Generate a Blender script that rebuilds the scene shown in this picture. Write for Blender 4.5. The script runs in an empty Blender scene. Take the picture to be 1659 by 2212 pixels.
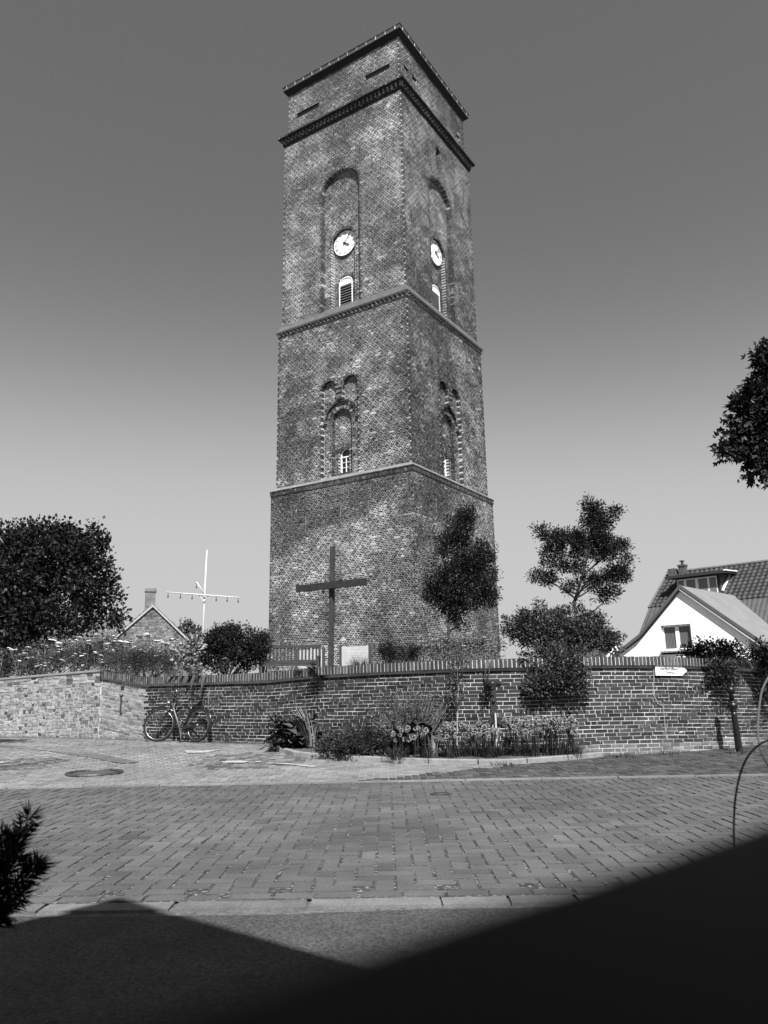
import bpy, bmesh, math, random
import numpy as np
from mathutils import Vector, Matrix

random.seed(11)
rng = np.random.default_rng(11)
SC = bpy.context.scene
COL = SC.collection
rad = math.radians

# ------------------------------------------------------------------ camera
EYE, FPX, PITCH, ROLL = 1.2, 1639.0, 0.22718, -0.01753
cp, sp, cr, sr = math.cos(PITCH), math.sin(PITCH), math.cos(ROLL), math.sin(ROLL)
fw, up0, r0 = Vector((0, cp, sp)), Vector((0, -sp, cp)), Vector((1, 0, 0))
rt = r0 * cr + up0 * sr
upv = -r0 * sr + up0 * cr
cam_d = bpy.data.cameras.new('camera')
cam = bpy.data.objects.new('camera', cam_d)
COL.objects.link(cam)
cam.matrix_world = Matrix(((rt.x, upv.x, -fw.x, 0), (rt.y, upv.y, -fw.y, 0), (rt.z, upv.z, -fw.z, EYE), (0, 0, 0, 1)))
cam_d.sensor_fit = 'HORIZONTAL'
cam_d.sensor_width = 36.0
cam_d.lens = 36.0 * FPX / 1659.0
cam_d.clip_start, cam_d.clip_end = 0.02, 6000
cam_d.dof.use_dof = True
cam_d.dof.focus_distance = 16.0
cam_d.dof.aperture_fstop = 8.0
SC.camera = cam

# ------------------------------------------------------------------ sky, sun, exposure
SUN_AZ, SUN_EL = rad(-80), rad(50)          # azimuth measured from +x
sun_dir = Vector((math.cos(SUN_EL) * math.cos(SUN_AZ), math.cos(SUN_EL) * math.sin(SUN_AZ), math.sin(SUN_EL)))
W = bpy.data.worlds.new('World')
SC.world = W
W.use_nodes = True
nt = W.node_tree
nt.nodes.clear()
sky = nt.nodes.new('ShaderNodeTexSky')
sky.sky_type = 'NISHITA'
sky.sun_disc = False
sky.sun_elevation = SUN_EL
sky.sun_rotation = math.atan2(sun_dir.x, sun_dir.y)
sky.air_density, sky.dust_density, sky.ozone_density = 1.0, 0.7, 1.0
# black-and-white film behind a red filter: the sky's red channel through a contrasty film curve with toe and shoulder
sep = nt.nodes.new('ShaderNodeSeparateColor')
nt.links.new(sky.outputs[0], sep.inputs[0])


def wmath(op, a, b):
    n_ = nt.nodes.new('ShaderNodeMath')
    n_.operation = op
    for i_, q_ in enumerate((a, b)):
        if isinstance(q_, (int, float)):
            n_.inputs[i_].default_value = q_
        else:
            nt.links.new(q_, n_.inputs[i_])
    return n_.outputs[0]


x5 = wmath('POWER', sep.outputs[0], 5.0)
film = wmath('ADD', wmath('MULTIPLY', wmath('DIVIDE', x5, wmath('ADD', x5, 12.0)), 2.25), 0.68)
bg = nt.nodes.new('ShaderNodeBackground')
nt.links.new(film, bg.inputs[0])
bg.inputs[1].default_value = 0.10
wo = nt.nodes.new('ShaderNodeOutputWorld')
nt.links.new(bg.outputs[0], wo.inputs[0])

sl = bpy.data.lights.new('sun', 'SUN')
sl.energy = 5.0
sl.angle = rad(0.5)
sl.color = (1, 1, 1)
so = bpy.data.objects.new('sun', sl)
COL.objects.link(so)
so.rotation_euler = (-sun_dir).to_track_quat('-Z', 'Y').to_euler()
so.location = (0, -20, 40)

SC.view_settings.view_transform = 'Standard'
SC.view_settings.look = 'None'
SC.view_settings.exposure = 1.0
SC.view_settings.gamma = 1.0
SC.view_settings.use_curve_mapping = False
SC.render.engine = 'CYCLES'
SC.cycles.max_bounces = 4
SC.cycles.diffuse_bounces = 2
SC.cycles.glossy_bounces = 2
SC.cycles.transparent_max_bounces = 4


# ------------------------------------------------------------------ helpers
def ray(u, v):
    a, b = u - 829.5, v - 1106.0
    U, V = a * cr + b * sr, -a * sr + b * cr
    x, zz = U / FPX, -V / FPX
    return np.array([x, cp - zz * sp, sp + zz * cp])


def at(u, v, y):
    """world point at forward distance y on the sight line of picture point (u, v)"""
    r = ray(u, v)
    k = y / r[1]
    return np.array([r[0] * k, y, EYE + r[2] * k])


def sstep(a, b, x):
    t = np.clip((x - a) / (b - a), 0, 1)
    return t * t * (3 - 2 * t)


def zg(x, y):
    """height of the paved ground: it climbs gently towards the back left"""
    return 0.16 * sstep(12.0, 15.5, y) * (1 - 0.75 * sstep(0.5, 5.0, x))


def gh(u, v, lift=0.0):
    r = ray(u, v)
    z = 0.0
    for _ in range(30):
        k = (z - EYE) / r[2]
        z = float(zg(r[0] * k, r[1] * k)) * 0.7 + z * 0.3
    k = (z - EYE) / r[2]
    return np.array([r[0] * k, r[1] * k, float(zg(r[0] * k, r[1] * k)) + lift])


WORLD = {}


def thing(name, label, cat, loc, group=None):
    o = bpy.data.objects.new(name, None)
    o.empty_display_size = 0.3
    COL.objects.link(o)
    o.location = tuple(float(q) for q in loc)
    WORLD[o.name] = Matrix.Translation(o.location)
    o['label'], o['category'] = label, cat
    if group:
        o['group'] = group
    return o


def tag(o, label, cat, group=None, kind=None):
    o['label'], o['category'] = label, cat
    if group:
        o['group'] = group
    if kind:
        o['kind'] = kind
    return o


def struct(o, label=None):
    o['kind'] = 'structure'
    if label:
        o['label'] = label
    return o


def link(name, me, parent=None, mat=None):
    o = bpy.data.objects.new(name, me)
    COL.objects.link(o)
    if mat is not None and me is not None and len(me.materials) == 0:
        me.materials.append(mat)
    if parent is not None:
        o.parent = parent
        if parent.name in WORLD:
            o.matrix_parent_inverse = WORLD[parent.name].inverted()
    return o


def mesh_np(name, V, faces, tone=None, smooth=False):
    """faces: (n,k) array of equal-size polygons"""
    me = bpy.data.meshes.new(name)
    V = np.asarray(V, dtype=np.float32)
    Fa = np.asarray(faces, dtype=np.int32)
    n, k = Fa.shape
    me.vertices.add(len(V))
    me.vertices.foreach_set('co', V.ravel())
    me.loops.add(n * k)
    me.loops.foreach_set('vertex_index', Fa.ravel())
    me.polygons.add(n)
    me.polygons.foreach_set('loop_start', np.arange(0, n * k, k, dtype=np.int32))
    me.polygons.foreach_set('use_smooth', np.full(n, bool(smooth)))
    if tone is not None:
        at_ = me.attributes.new('tone', 'FLOAT', 'POINT')
        at_.data.foreach_set('value', np.asarray(tone, dtype=np.float32))
    me.update(calc_edges=True)
    return me


BOXF = np.array([[0, 1, 3, 2], [4, 6, 7, 5], [0, 4, 5, 1], [2, 3, 7, 6], [0, 2, 6, 4], [1, 5, 7, 3]])
SG = np.array([[a, b, c] for a in (-1, 1) for b in (-1, 1) for c in (-1, 1)], dtype=float)
def boxes(name, Cn, AX, tone, jit=0.0):
    """many boxes as one mesh. Cn (n,3) centres, AX (n,3,3) half-axis vectors"""
    Cn, AX = np.asarray(Cn, float), np.asarray(AX, float)
    n = len(Cn)
    V = Cn[:, None, :] + np.einsum('kc,ncd->nkd', SG, AX)
    if jit:
        V = V + rng.normal(0, jit, V.shape)
    Fa = (BOXF[None] + 8 * np.arange(n)[:, None, None]).reshape(-1, 4)
    return mesh_np(name, V.reshape(-1, 3), Fa, np.repeat(np.asarray(tone, float), 8))


def unit_cubes(name, k, jit):
    out = []
    for i in range(k):
        V = SG + rng.normal(0, jit, SG.shape)
        out.append(mesh_np(name, V, BOXF))
    return out


def mat4(c, ax):
    ax = np.asarray(ax, float)
    M = Matrix.Identity(4)
    for i in range(3):
        for j in range(3):
            M[j][i] = float(ax[i][j])
        M[i][3] = float(c[i])
    return M


def pieces(name, parent, cubes, mat, Cn, AX, tone):
    """single pieces as objects of their own that share mesh data"""
    for i in range(len(Cn)):
        me = cubes[i % len(cubes)]
        o = link(name, me, parent, mat)
        o.matrix_basis = mat4(Cn[i], AX[i])
        t = float(tone[i])
        o.color = (t, t, t, 1)


class MB:
    def __init__(s):
        s.v, s.f = [], []

    def poly(s, pts, faces):
        b = len(s.v)
        s.v.extend([tuple(float(q) for q in p) for p in pts])
        s.f.extend([tuple(b + i for i in fc) for fc in faces])
        return s

    def box(s, c, ax):
        c, ax = np.asarray(c, float), np.asarray(ax, float)
        return s.poly(c + SG @ ax, BOXF.tolist())

    def abox(s, x0, x1, y0, y1, z0, z1):
        return s.box(((x0 + x1) / 2, (y0 + y1) / 2, (z0 + z1) / 2), np.diag([(x1 - x0) / 2, (y1 - y0) / 2, (z1 - z0) / 2]))

    def tube(s, pts, r, sides=8, cap=True):
        pts = [np.asarray(p, float) for p in pts]
        n = len(pts)
        rr = [r] * n if np.isscalar(r) else list(r)
        b = len(s.v)
        prev = None
        for i in range(n):
            t = pts[min(i + 1, n - 1)] - pts[max(i - 1, 0)]
            t = t / (np.linalg.norm(t) + 1e-9)
            if prev is None:
                h = np.array([0, 0, 1.0]) if abs(t[2]) < .9 else np.array([1.0, 0, 0])
                a = np.cross(t, h)
            else:
                a = prev - t * np.dot(prev, t)
            a = a / (np.linalg.norm(a) + 1e-9)
            prev = a
            c = np.cross(t, a)
            for k in range(sides):
                w = 2 * math.pi * k / sides
                s.v.append(tuple(pts[i] + rr[i] * (math.cos(w) * a + math.sin(w) * c)))
        for i in range(n - 1):
            for k in range(sides):
                k2 = (k + 1) % sides
                s.f.append((b + i * sides + k, b + i * sides + k2, b + (i + 1) * sides + k2, b + (i + 1) * sides + k))
        if cap:
            s.f.append(tuple(b + k for k in reversed(range(sides))))
            s.f.append(tuple(b + (n - 1) * sides + k for k in range(sides)))
        return s

    def torus(s, c, ax, ay, R, r, n=40, m=8, a0=0, a1=2 * math.pi):
        c, ax, ay = np.asarray(c, float), np.asarray(ax, float), np.asarray(ay, float)
        az = np.cross(ax, ay)
        full = abs(a1 - a0 - 2 * math.pi) < 1e-6
        b = len(s.v)
        N = n if full else n + 1
        for i in range(N):
            w = a0 + (a1 - a0) * i / n
            d = math.cos(w) * ax + math.sin(w) * ay
            for k in range(m):
                q = 2 * math.pi * k / m
                s.v.append(tuple(c + d * (R + r * math.cos(q)) + az * r * math.sin(q)))
        for i in range(n):
            i2 = (i + 1) % N
            for k in range(m):
                k2 = (k + 1) % m
                s.f.append((b + i * m + k, b + i2 * m + k, b + i2 * m + k2, b + i * m + k2))
        return s

    def lathe(s, c, prof, n=24, ax=(1, 0, 0), ay=(0, 1, 0), az=(0, 0, 1)):
        c, ax, ay, az = [np.asarray(q, float) for q in (c, ax, ay, az)]
        b = len(s.v)
        for r, z in prof:
            for k in range(n):
                w = 2 * math.pi * k / n
                s.v.append(tuple(c + r * (math.cos(w) * ax + math.sin(w) * ay) + z * az))
        for i in range(len(prof) - 1):
            for k in range(n):
                k2 = (k + 1) % n
                s.f.append((b + i * n + k, b + i * n + k2, b + (i + 1) * n + k2, b + (i + 1) * n + k))
        s.f.append(tuple(b + k for k in reversed(range(n))))
        s.f.append(tuple(b + (len(prof) - 1) * n + k for k in range(n)))
        return s

    def prism(s, poly, dvec):
        """poly: list of 3-d points, swept along dvec"""
        n = len(poly)
        d = np.asarray(dvec, float)
        P = [np.asarray(p, float) for p in poly]
        faces = [tuple(range(n)), tuple(reversed(range(n, 2 * n)))]
        faces += [(i, i + n, (i + 1) % n + n, (i + 1) % n) for i in range(n)]
        return s.poly(P + [p + d for p in P], faces)

    def build(s, name, mat, parent=None, smooth=False):
        me = bpy.data.meshes.new(name)
        me.from_pydata(s.v, [], s.f)
        bm = bmesh.new()
        bm.from_mesh(me)
        bmesh.ops.recalc_face_normals(bm, faces=bm.faces)
        bm.to_mesh(me)
        bm.free()
        if smooth:
            for p in me.polygons:
                p.use_smooth = len(p.vertices) <= 4
        return link(name, me, parent, mat)


# ---- value noise for piece tones
_LAT = np.random.default_rng(5).random((64, 64))


def vnoise(x, y):
    x, y = np.asarray(x, float), np.asarray(y, float)
    xi, yi = np.floor(x).astype(int), np.floor(y).astype(int)
    fx, fy = x - xi, y - yi
    fx, fy = fx * fx * (3 - 2 * fx), fy * fy * (3 - 2 * fy)
    g = lambda a, b: _LAT[a % 64, b % 64]
    return (g(xi, yi) * (1 - fx) + g(xi + 1, yi) * fx) * (1 - fy) + (g(xi, yi + 1) * (1 - fx) + g(xi + 1, yi + 1) * fx) * fy


def fbm(x, y, o=4):
    s, a, t = 0, .5, 0
    for i in range(o):
        s = s + a * vnoise(x * 2 ** i + 17 * i, y * 2 ** i + 31 * i)
        t += a
        a *= .5
    return s / t


# ---- materials (all grey: the photograph is black and white)
MATS = {}


def mat(name, v=0.2, rough=0.85, src='const', noise=(), bump=None, spec=0.3, metal=0.0, specks=None, speck_v=.6):
    """src: const | attr (per-vertex tone) | obj (object colour).
    noise: list of (scale, low, high, detail) multipliers; specks: (scale, lo, hi) pale flecks"""
    if name in MATS:
        return MATS[name]
    m = bpy.data.materials.new(name)
    m.use_nodes = True
    N, Lk = m.node_tree.nodes, m.node_tree.links
    bs = N['Principled BSDF']
    bs.inputs['Roughness'].default_value = rough
    bs.inputs['Metallic'].default_value = metal
    bs.inputs['Specular IOR Level'].default_value = spec
    geo = N.new('ShaderNodeNewGeometry')
    if src == 'attr':
        a = N.new('ShaderNodeAttribute'); a.attribute_name = 'tone'
        cur = a.outputs['Fac']
    elif src == 'obj':
        a = N.new('ShaderNodeObjectInfo')
        sp_ = N.new('ShaderNodeSeparateColor')
        Lk.new(a.outputs['Color'], sp_.inputs[0])
        cur = sp_.outputs[0]
    else:
        a = N.new('ShaderNodeValue'); a.outputs[0].default_value = v
        cur = a.outputs[0]
    for sc_, lo, hi, det in noise:
        tx = N.new('ShaderNodeTexNoise')
        tx.inputs['Scale'].default_value = sc_
        tx.inputs['Detail'].default_value = det
        tx.inputs['Roughness'].default_value = .6
        Lk.new(geo.outputs['Position'], tx.inputs['Vector'])
        mr = N.new('ShaderNodeMapRange')
        mr.inputs[1].default_value, mr.inputs[2].default_value = .3, .7
        mr.inputs[3].default_value, mr.inputs[4].default_value = lo, hi
        Lk.new(tx.outputs['Fac'], mr.inputs[0])
        mm = N.new('ShaderNodeMath'); mm.operation = 'MULTIPLY'
        Lk.new(cur, mm.inputs[0]); Lk.new(mr.outputs[0], mm.inputs[1])
        cur = mm.outputs[0]
    if specks:
        tx = N.new('ShaderNodeTexNoise')
        tx.inputs['Scale'].default_value = specks[0]
        tx.inputs['Detail'].default_value = 3
        Lk.new(geo.outputs['Position'], tx.inputs['Vector'])
        mr = N.new('ShaderNodeMapRange')
        mr.inputs[1].default_value, mr.inputs[2].default_value = specks[1], specks[2]
        Lk.new(tx.outputs['Fac'], mr.inputs[0])
        mx = N.new('ShaderNodeMix'); mx.data_type = 'FLOAT'
        Lk.new(mr.outputs[0], mx.inputs[0]); Lk.new(cur, mx.inputs[2])
        mx.inputs[3].default_value = speck_v
        cur = mx.outputs[0]
    Lk.new(cur, bs.inputs['Base Color'])
    if bump:
        tx = N.new('ShaderNodeTexNoise')
        tx.inputs['Scale'].default_value = bump[0]
        tx.inputs['Detail'].default_value = 4
        Lk.new(geo.outputs['Position'], tx.inputs['Vector'])
        bp = N.new('ShaderNodeBump')
        bp.inputs['Strength'].default_value = bump[1]
        bp.inputs['Distance'].default_value = bump[2] if len(bump) > 2 else .01
        Lk.new(tx.outputs['Fac'], bp.inputs['Height'])
        Lk.new(bp.outputs[0], bs.inputs['Normal'])
    MATS[name] = m
    return m


BR_N = [(9, .75, 1.25, 3), (60, .7, 1.3, 2)]
M_TB = mat('tower_brick', src='attr', noise=[(.33, .5, 1.2, 5), (1.1, .75, 1.25, 4), (9, .4, 1.6, 4)], bump=(60, .4), specks=(7, .60, .74), speck_v=.27)
M_TBo = mat('tower_brick_single', src='obj', noise=[(.33, .5, 1.2, 5), (1.1, .75, 1.25, 4), (9, .4, 1.6, 4)], bump=(60, .4), specks=(7, .60, .74), speck_v=.27)
M_TM = mat('tower_mortar', .44, noise=[(.33, .32, 1.15, 5), (1.1, .75, 1.25, 4), (6, .7, 1.25, 4)], bump=(30, .5))
M_WB = mat('wall_brick', src='attr', noise=BR_N, bump=(90, .5), specks=(24, .69, .73), speck_v=.4)
M_WBo = mat('wall_brick_single', src='obj', noise=BR_N, bump=(90, .5), specks=(24, .69, .73), speck_v=.4)
M_WM = mat('wall_mortar', .38, noise=[(3, .75, 1.2, 4), (30, .8, 1.2, 3)], bump=(60, .4))
M_PV = mat('paver', src='attr', noise=[(.8, .78, 1.2, 5), (2.6, .85, 1.15, 4), (70, .75, 1.25, 3)], bump=(160, .35, .004), rough=.75)
M_PVo = mat('paver_single', src='obj', noise=[(.8, .78, 1.2, 5), (2.6, .85, 1.15, 4), (70, .75, 1.25, 3)], bump=(160, .35, .004), rough=.75)
M_JOINT = mat('joint_sand', .045, noise=[(22, .3, 1.7, 4), (5, .6, 1.4, 3)], bump=(120, .8, .01), specks=(30, .56, .64), speck_v=.19)
M_ASPH = mat('asphalt', .052, noise=[(60, .35, 1.65, 3), (3, .8, 1.2, 4)], bump=(200, 1.0, .006), rough=.9)
M_CONC = mat('concrete', .19, noise=[(6, .8, 1.15, 4), (90, .8, 1.2, 2)], bump=(120, .3, .004))
M_EARTH = mat('garden_soil', .07, noise=[(6, .6, 1.4, 4)], bump=(30, .8, .03))
M_GROUND = mat('ground', .12, noise=[(.6, .7, 1.3, 5)])
M_WHITE = mat('white_paint', .8, rough=.5, noise=[(4, .94, 1.04, 3)])
M_RENDER = mat('white_render', .85, rough=.9, noise=[(1.2, .90, 1.03, 5), (5, .95, 1.03, 3)], bump=(80, .15, .004))
M_IRON = mat('dark_iron', .035, rough=.5, noise=[(20, .7, 1.4, 3)], spec=.5)
M_ANCH = mat('painted_iron', .022, rough=.55, noise=[(25, .7, 1.4, 3)], bump=(60, .3, .004))
M_WOOD = mat('weathered_wood', .036, rough=.75, noise=[(7, .6, 1.4, 5)], bump=(40, .5, .008))
M_WOODL = mat('bench_wood', .075, rough=.75, noise=[(9, .7, 1.3, 5)], bump=(50, .4, .006))
M_GLASS = mat('dark_glass', .012, rough=.08, spec=.6)
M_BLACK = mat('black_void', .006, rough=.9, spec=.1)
M_BARK = mat('bark', .03, noise=[(18, .5, 1.5, 4)], bump=(35, .8, .02))
M_LEAF = mat('leaf', src='attr', rough=.5, spec=.22)
M_DRY = mat('pale_flower', src='attr', rough=.8, spec=.2)
M_TILE = mat('roof_tile', src='obj', rough=.65, noise=[(5, .75, 1.25, 4)], bump=(40, .3, .006))
M_TILEa = mat('roof_tile_far', src='attr', rough=.65, noise=[(5, .75, 1.25, 4)], bump=(40, .3, .006))


# ---- foliage
def leaf_mesh(name, P, D, size, tone, width=.55, fold=.25):
    """P base points, D unit directions, one bent two-triangle-pair leaf each"""
    n = len(P)
    D = D / (np.linalg.norm(D, axis=1, keepdims=True) + 1e-9)
    R = rng.normal(0, 1, (n, 3))
    S = np.cross(D, R)
    S /= np.linalg.norm(S, axis=1, keepdims=True) + 1e-9
    Nn = np.cross(S, D)
    sz = np.asarray(size)[:, None] * np.ones((n, 1))
    mid = P + D * sz * .45 + Nn * sz * fold * .3
    V = np.stack([P, mid + S * sz * width * .5 - Nn * sz * fold * .25, P + D * sz, mid - S * sz * width * .5 - Nn * sz * fold * .25], 1)
    b = 4 * np.arange(n)[:, None]
    Fa = np.concatenate([b + np.array([[0, 1, 2]]), b + np.array([[0, 2, 3]])], 0)
    return mesh_np(name, V.reshape(-1, 3), Fa, np.repeat(tone, 4))


def maple_mesh(name, P, D, size, tone):
    """three-lobed leaves: three narrow diamonds fanned from the leaf base"""
    n = len(P)
    D = D / (np.linalg.norm(D, axis=1, keepdims=True) + 1e-9)
    S = np.cross(D, rng.normal(0, 1, (n, 3)))
    S /= np.linalg.norm(S, axis=1, keepdims=True) + 1e-9
    Nn = np.cross(S, D)
    sz = np.asarray(size)[:, None]
    VV = []
    for ang, ln in ((0, 1.0), (.85, .8), (-.85, .8)):
        d = D * math.cos(ang) + S * math.sin(ang)
        e = S * math.cos(ang) - D * math.sin(ang)
        VV += [P - D * sz * .08, P + d * sz * ln * .5 + e * sz * .2 + Nn * sz * .05, P + d * sz * ln - Nn * sz * .12, P + d * sz * ln * .5 - e * sz * .2 + Nn * sz * .05]
    V = np.stack(VV, 1)
    b = 12 * np.arange(n)[:, None]
    Fa = np.concatenate([b + np.array([[4 * k + i for i in q]]) for k in range(3) for q in ((0, 1, 2), (0, 2, 3))], 0)
    return mesh_np(name, V.reshape(-1, 3), Fa, np.repeat(tone, 12))


def sprays(clumps, y0, per, leaf, tone=(.02, .055), sub=.30, droop=0.0, gap=.25, seed=0, dark=.6):
    """clumps in picture units (u, v, ru, rv[, dy]) at forward distance y0 -> leaf arrays"""
    g = np.random.default_rng(100 + seed)
    P, D, Sz, T = [], [], [], []
    cents = []
    for c in clumps:
        u, v, ru, rv = c[:4]
        dy = c[4] if len(c) > 4 else 0
        y = y0 + dy
        ctr = at(u, v, y)
        k = y / FPX
        R3 = np.array([ru * k, c[5] if len(c) > 5 else (ru + rv) * .5 * k, rv * k])
        cents.append((ctr, R3))
        vol = R3[0] * R3[2] / (leaf * leaf)
        nsub = max(5, int(46 * per * vol / 46))
        q = g.normal(0, 1, (nsub, 3))
        q /= np.linalg.norm(q, axis=1, keepdims=True)
        q *= (g.random((nsub, 1)) ** .45)
        bumps = g.normal(0, 1, (9, 3))
        bumps /= np.linalg.norm(bumps, axis=1, keepdims=True)
        for s in q:
            if g.random() < gap * .4:
                continue
            sc = ctr + s * R3 * (.68 + .5 * max(0.0, float(np.max(bumps @ (s / (np.linalg.norm(s) + 1e-9))))) ** 4)
            m = int(g.integers(26, 66))
            ox = s * .8 + g.normal(0, .5, 3)
            ox /= np.linalg.norm(ox) + 1e-9
            off = np.clip(g.normal(0, 1, (m, 3)), -1.7, 1.7) * leaf * (.7 + .7 * g.random())
            off += ox * (g.random((m, 1)) - .4) * leaf * 4.5 * g.random()
            dirs = off / (np.linalg.norm(off, axis=1, keepdims=True) + 1e-9) * .8 + s * .6 + g.normal(0, .35, (m, 3))
            dirs[:, 2] += .15 - droop
            P.append(sc + off); D.append(dirs)
            Sz.append(leaf * g.uniform(.7, 1.3, m))
            T.append(g.uniform(tone[0], tone[1], m) * g.uniform(.7, 1.35) * dark)
    return np.concatenate(P), np.concatenate(D), np.concatenate(Sz), np.concatenate(T), cents


def limb(mb, a, b, r0_, r1_, bend=.12, n=5):
    a, b = np.asarray(a, float), np.asarray(b, float)
    L = np.linalg.norm(b - a)
    o = rng.normal(0, bend * L * .5, 3)
    pts = [a + (b - a) * t + o * math.sin(math.pi * t) for t in np.linspace(0, 1, n)]
    mb.tube(pts, list(np.linspace(r0_, r1_, n)), 7)
    return pts


def tree(name, label, cat, foot, fork, clumps, y0, per=1.0, leaf=.1, tone=(.02, .055), trunk_r=.09, group=None, width=.55, seed=0, gap=.25, droop=0.0, twig=.35, maple=False):
    t = thing(name, label, cat, foot, group)
    P, D, Sz, T, cents = sprays(clumps, y0, per, leaf, tone, seed=seed, gap=gap, droop=droop)
    mb = MB()
    pts = limb(mb, foot, fork, trunk_r, trunk_r * .72, .06, 6)
    topc = max((c for c, _ in cents), key=lambda c: c[2] - 1.2 * abs(c[0] - fork[0]))
    lead = limb(mb, fork, topc, trunk_r * .70, trunk_r * .2, .10, 7)
    LP = list(pts[2:]) + list(lead[1:])
    LP.sort(key=lambda p: p[2])
    LZ = [p[2] for p in LP]
    for ctr, R3 in cents:
        e = ctr - np.array([0, 0, R3[2] * .3])
        hd = math.hypot(ctr[0] - fork[0], ctr[1] - fork[1])
        zt_ = float(np.clip(ctr[2] - .55 * hd - .1, pts[3][2], lead[-1][2] - .05))
        start = np.array([np.interp(zt_, LZ, [p[k] for p in LP]) for k in range(3)])
        limb(mb, start, e, trunk_r * .5, trunk_r * .16, .15)
        for _ in range(3):
            limb(mb, e, ctr + rng.normal(0, twig, 3) * R3, trunk_r * .16, trunk_r * .05, .1, 4)
    mb.build('trunk', M_BARK, t, True)
    link('crown', maple_mesh('crown', P, D, Sz, T) if maple else leaf_mesh('crown', P, D, Sz, T, width), t, M_LEAF)
    return t


def shrub(name, label, clumps, y0, per=1.0, leaf=.05, tone=(.02, .06), foot=None, cat='shrub', group=None, width=.55, seed=0, gap=.2, droop=0.0):
    c0 = clumps[0]
    if foot is None:
        foot = at(c0[0], c0[1] + c0[3], y0)
    t = thing(name, label, cat, foot, group)
    P, D, Sz, T, cents = sprays(clumps, y0, per, leaf, tone, seed=seed, gap=gap, droop=droop)
    mb = MB()
    for ctr, R3 in cents:
        for _ in range(2):
            limb(mb, np.asarray(foot) + rng.normal(0, .05, 3) * (1, 1, 0), ctr + rng.normal(0, .3, 3) * R3, .018, .006, .15)
    mb.build('stems', M_BARK, t, True)
    link('foliage', leaf_mesh('foliage', P, D, Sz, T, width), t, M_LEAF)
    return t


def blades(name, foot, n, length, spread, w, tone, lean=(0, 0, 0), seed=0, curl=.5, area=.08):
    """strap or grass leaves arching out of one foot"""
    g = np.random.default_rng(500 + seed)
    V, Fa, T = [], [], []
    foot = np.asarray(foot, float)
    for i in range(n):
        a = g.uniform(0, 2 * math.pi)
        dirv = np.array([math.cos(a), math.sin(a), 0])
        L = length * g.uniform(.55, 1.1)
        sp_ = spread * g.uniform(.2, 1.1)
        b0 = foot + dirv * area * g.random() ** .5 + np.array([0, 0, 0])
        side = np.array([-dirv[1], dirv[0], 0])
        ba = len(V)
        k = 5
        tt = g.uniform(*tone)
        for j in range(k):
            t = j / (k - 1)
            p = b0 + dirv * sp_ * L * t ** 1.6 + np.array([0, 0, 1]) * L * (t - curl * sp_ * t ** 3) + np.asarray(lean) * L * t ** 1.5
            ww = w * (1 - t) ** .7 * (.6 + .4 * min(1, t * 4)) * .5 + .0006
            V.append(p - side * ww); V.append(p + side * ww)
            T += [tt, tt]
        for j in range(k - 1):
            Fa.append((ba + 2 * j, ba + 2 * j + 1, ba + 2 * j + 3, ba + 2 * j + 2))
    return mesh_np(name, np.array(V), np.array(Fa), np.array(T))


def text_geo(body, size=1.0, shear=0.0, bold=0.0):
    cu = bpy.data.curves.new('lettering', 'FONT')
    cu.body, cu.size, cu.shear = body, size, shear
    cu.align_x, cu.align_y = 'CENTER', 'CENTER'
    cu.resolution_u = 3
    cu.offset = bold
    o = bpy.data.objects.new('lettering', cu)
    COL.objects.link(o)
    dg = bpy.context.evaluated_depsgraph_get()
    me = bpy.data.meshes.new_from_object(o.evaluated_get(dg))
    V = [tuple(v.co) for v in me.vertices]
    Fa = [tuple(p.vertices) for p in me.polygons]
    bpy.data.objects.remove(o)
    bpy.data.curves.remove(cu)
    bpy.data.meshes.remove(me)
    return V, Fa
# ================================================================== GROUND, ROAD, PAVING
o = struct(link('ground', mesh_np('ground', [(-2500, -2500, -.09), (2500, -2500, -.09), (2500, 2500, -.09), (-2500, 2500, -.09)], [(0, 1, 2, 3)]), None, M_GROUND))


def herring(x0, x1, y0, y1, W, x_off=0.0):
    """cells of a 90 degree herringbone with pieces 2W x W -> arrays cx, cy, horizontal?"""
    i0, i1 = int(math.floor((x0 - x_off) / W)), int(math.ceil((x1 - x_off) / W))
    j0, j1 = int(math.floor(0)), int(math.ceil((y1 - y0) / W))
    I, J = np.meshgrid(np.arange(i0, i1), np.arange(j0, j1), indexing='ij')
    k = (I - J) % 4
    h = k == 0
    v = k == 3
    cx = np.concatenate([(I[h] + 1) * W, (I[v] + .5) * W]) + x_off
    cy = np.concatenate([(J[h] + .5) * W, (J[v] + 1) * W]) + y0
    hor = np.concatenate([np.ones(h.sum(), bool), np.zeros(v.sum(), bool)])
    return cx, cy, hor


def slabs(cx, cy, hx, hy, th, zj, rotj=.012, skew=0.0):
    n = len(cx)
    a = rng.normal(0, rotj, n) + skew
    ca, sa = np.cos(a), np.sin(a)
    AX = np.zeros((n, 3, 3))
    AX[:, 0, 0], AX[:, 0, 1] = hx * ca, hx * sa
    AX[:, 1, 0], AX[:, 1, 1] = -hy * sa, hy * ca
    AX[:, 0, 2] = rng.normal(0, .010, n) * hx
    AX[:, 1, 2] = rng.normal(0, .010, n) * hy
    AX[:, 2, 2] = th / 2
    Cn = np.stack([cx, cy, zg(cx, cy) - th / 2 + rng.normal(0, zj, n)], 1)
    return Cn, AX


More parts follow.
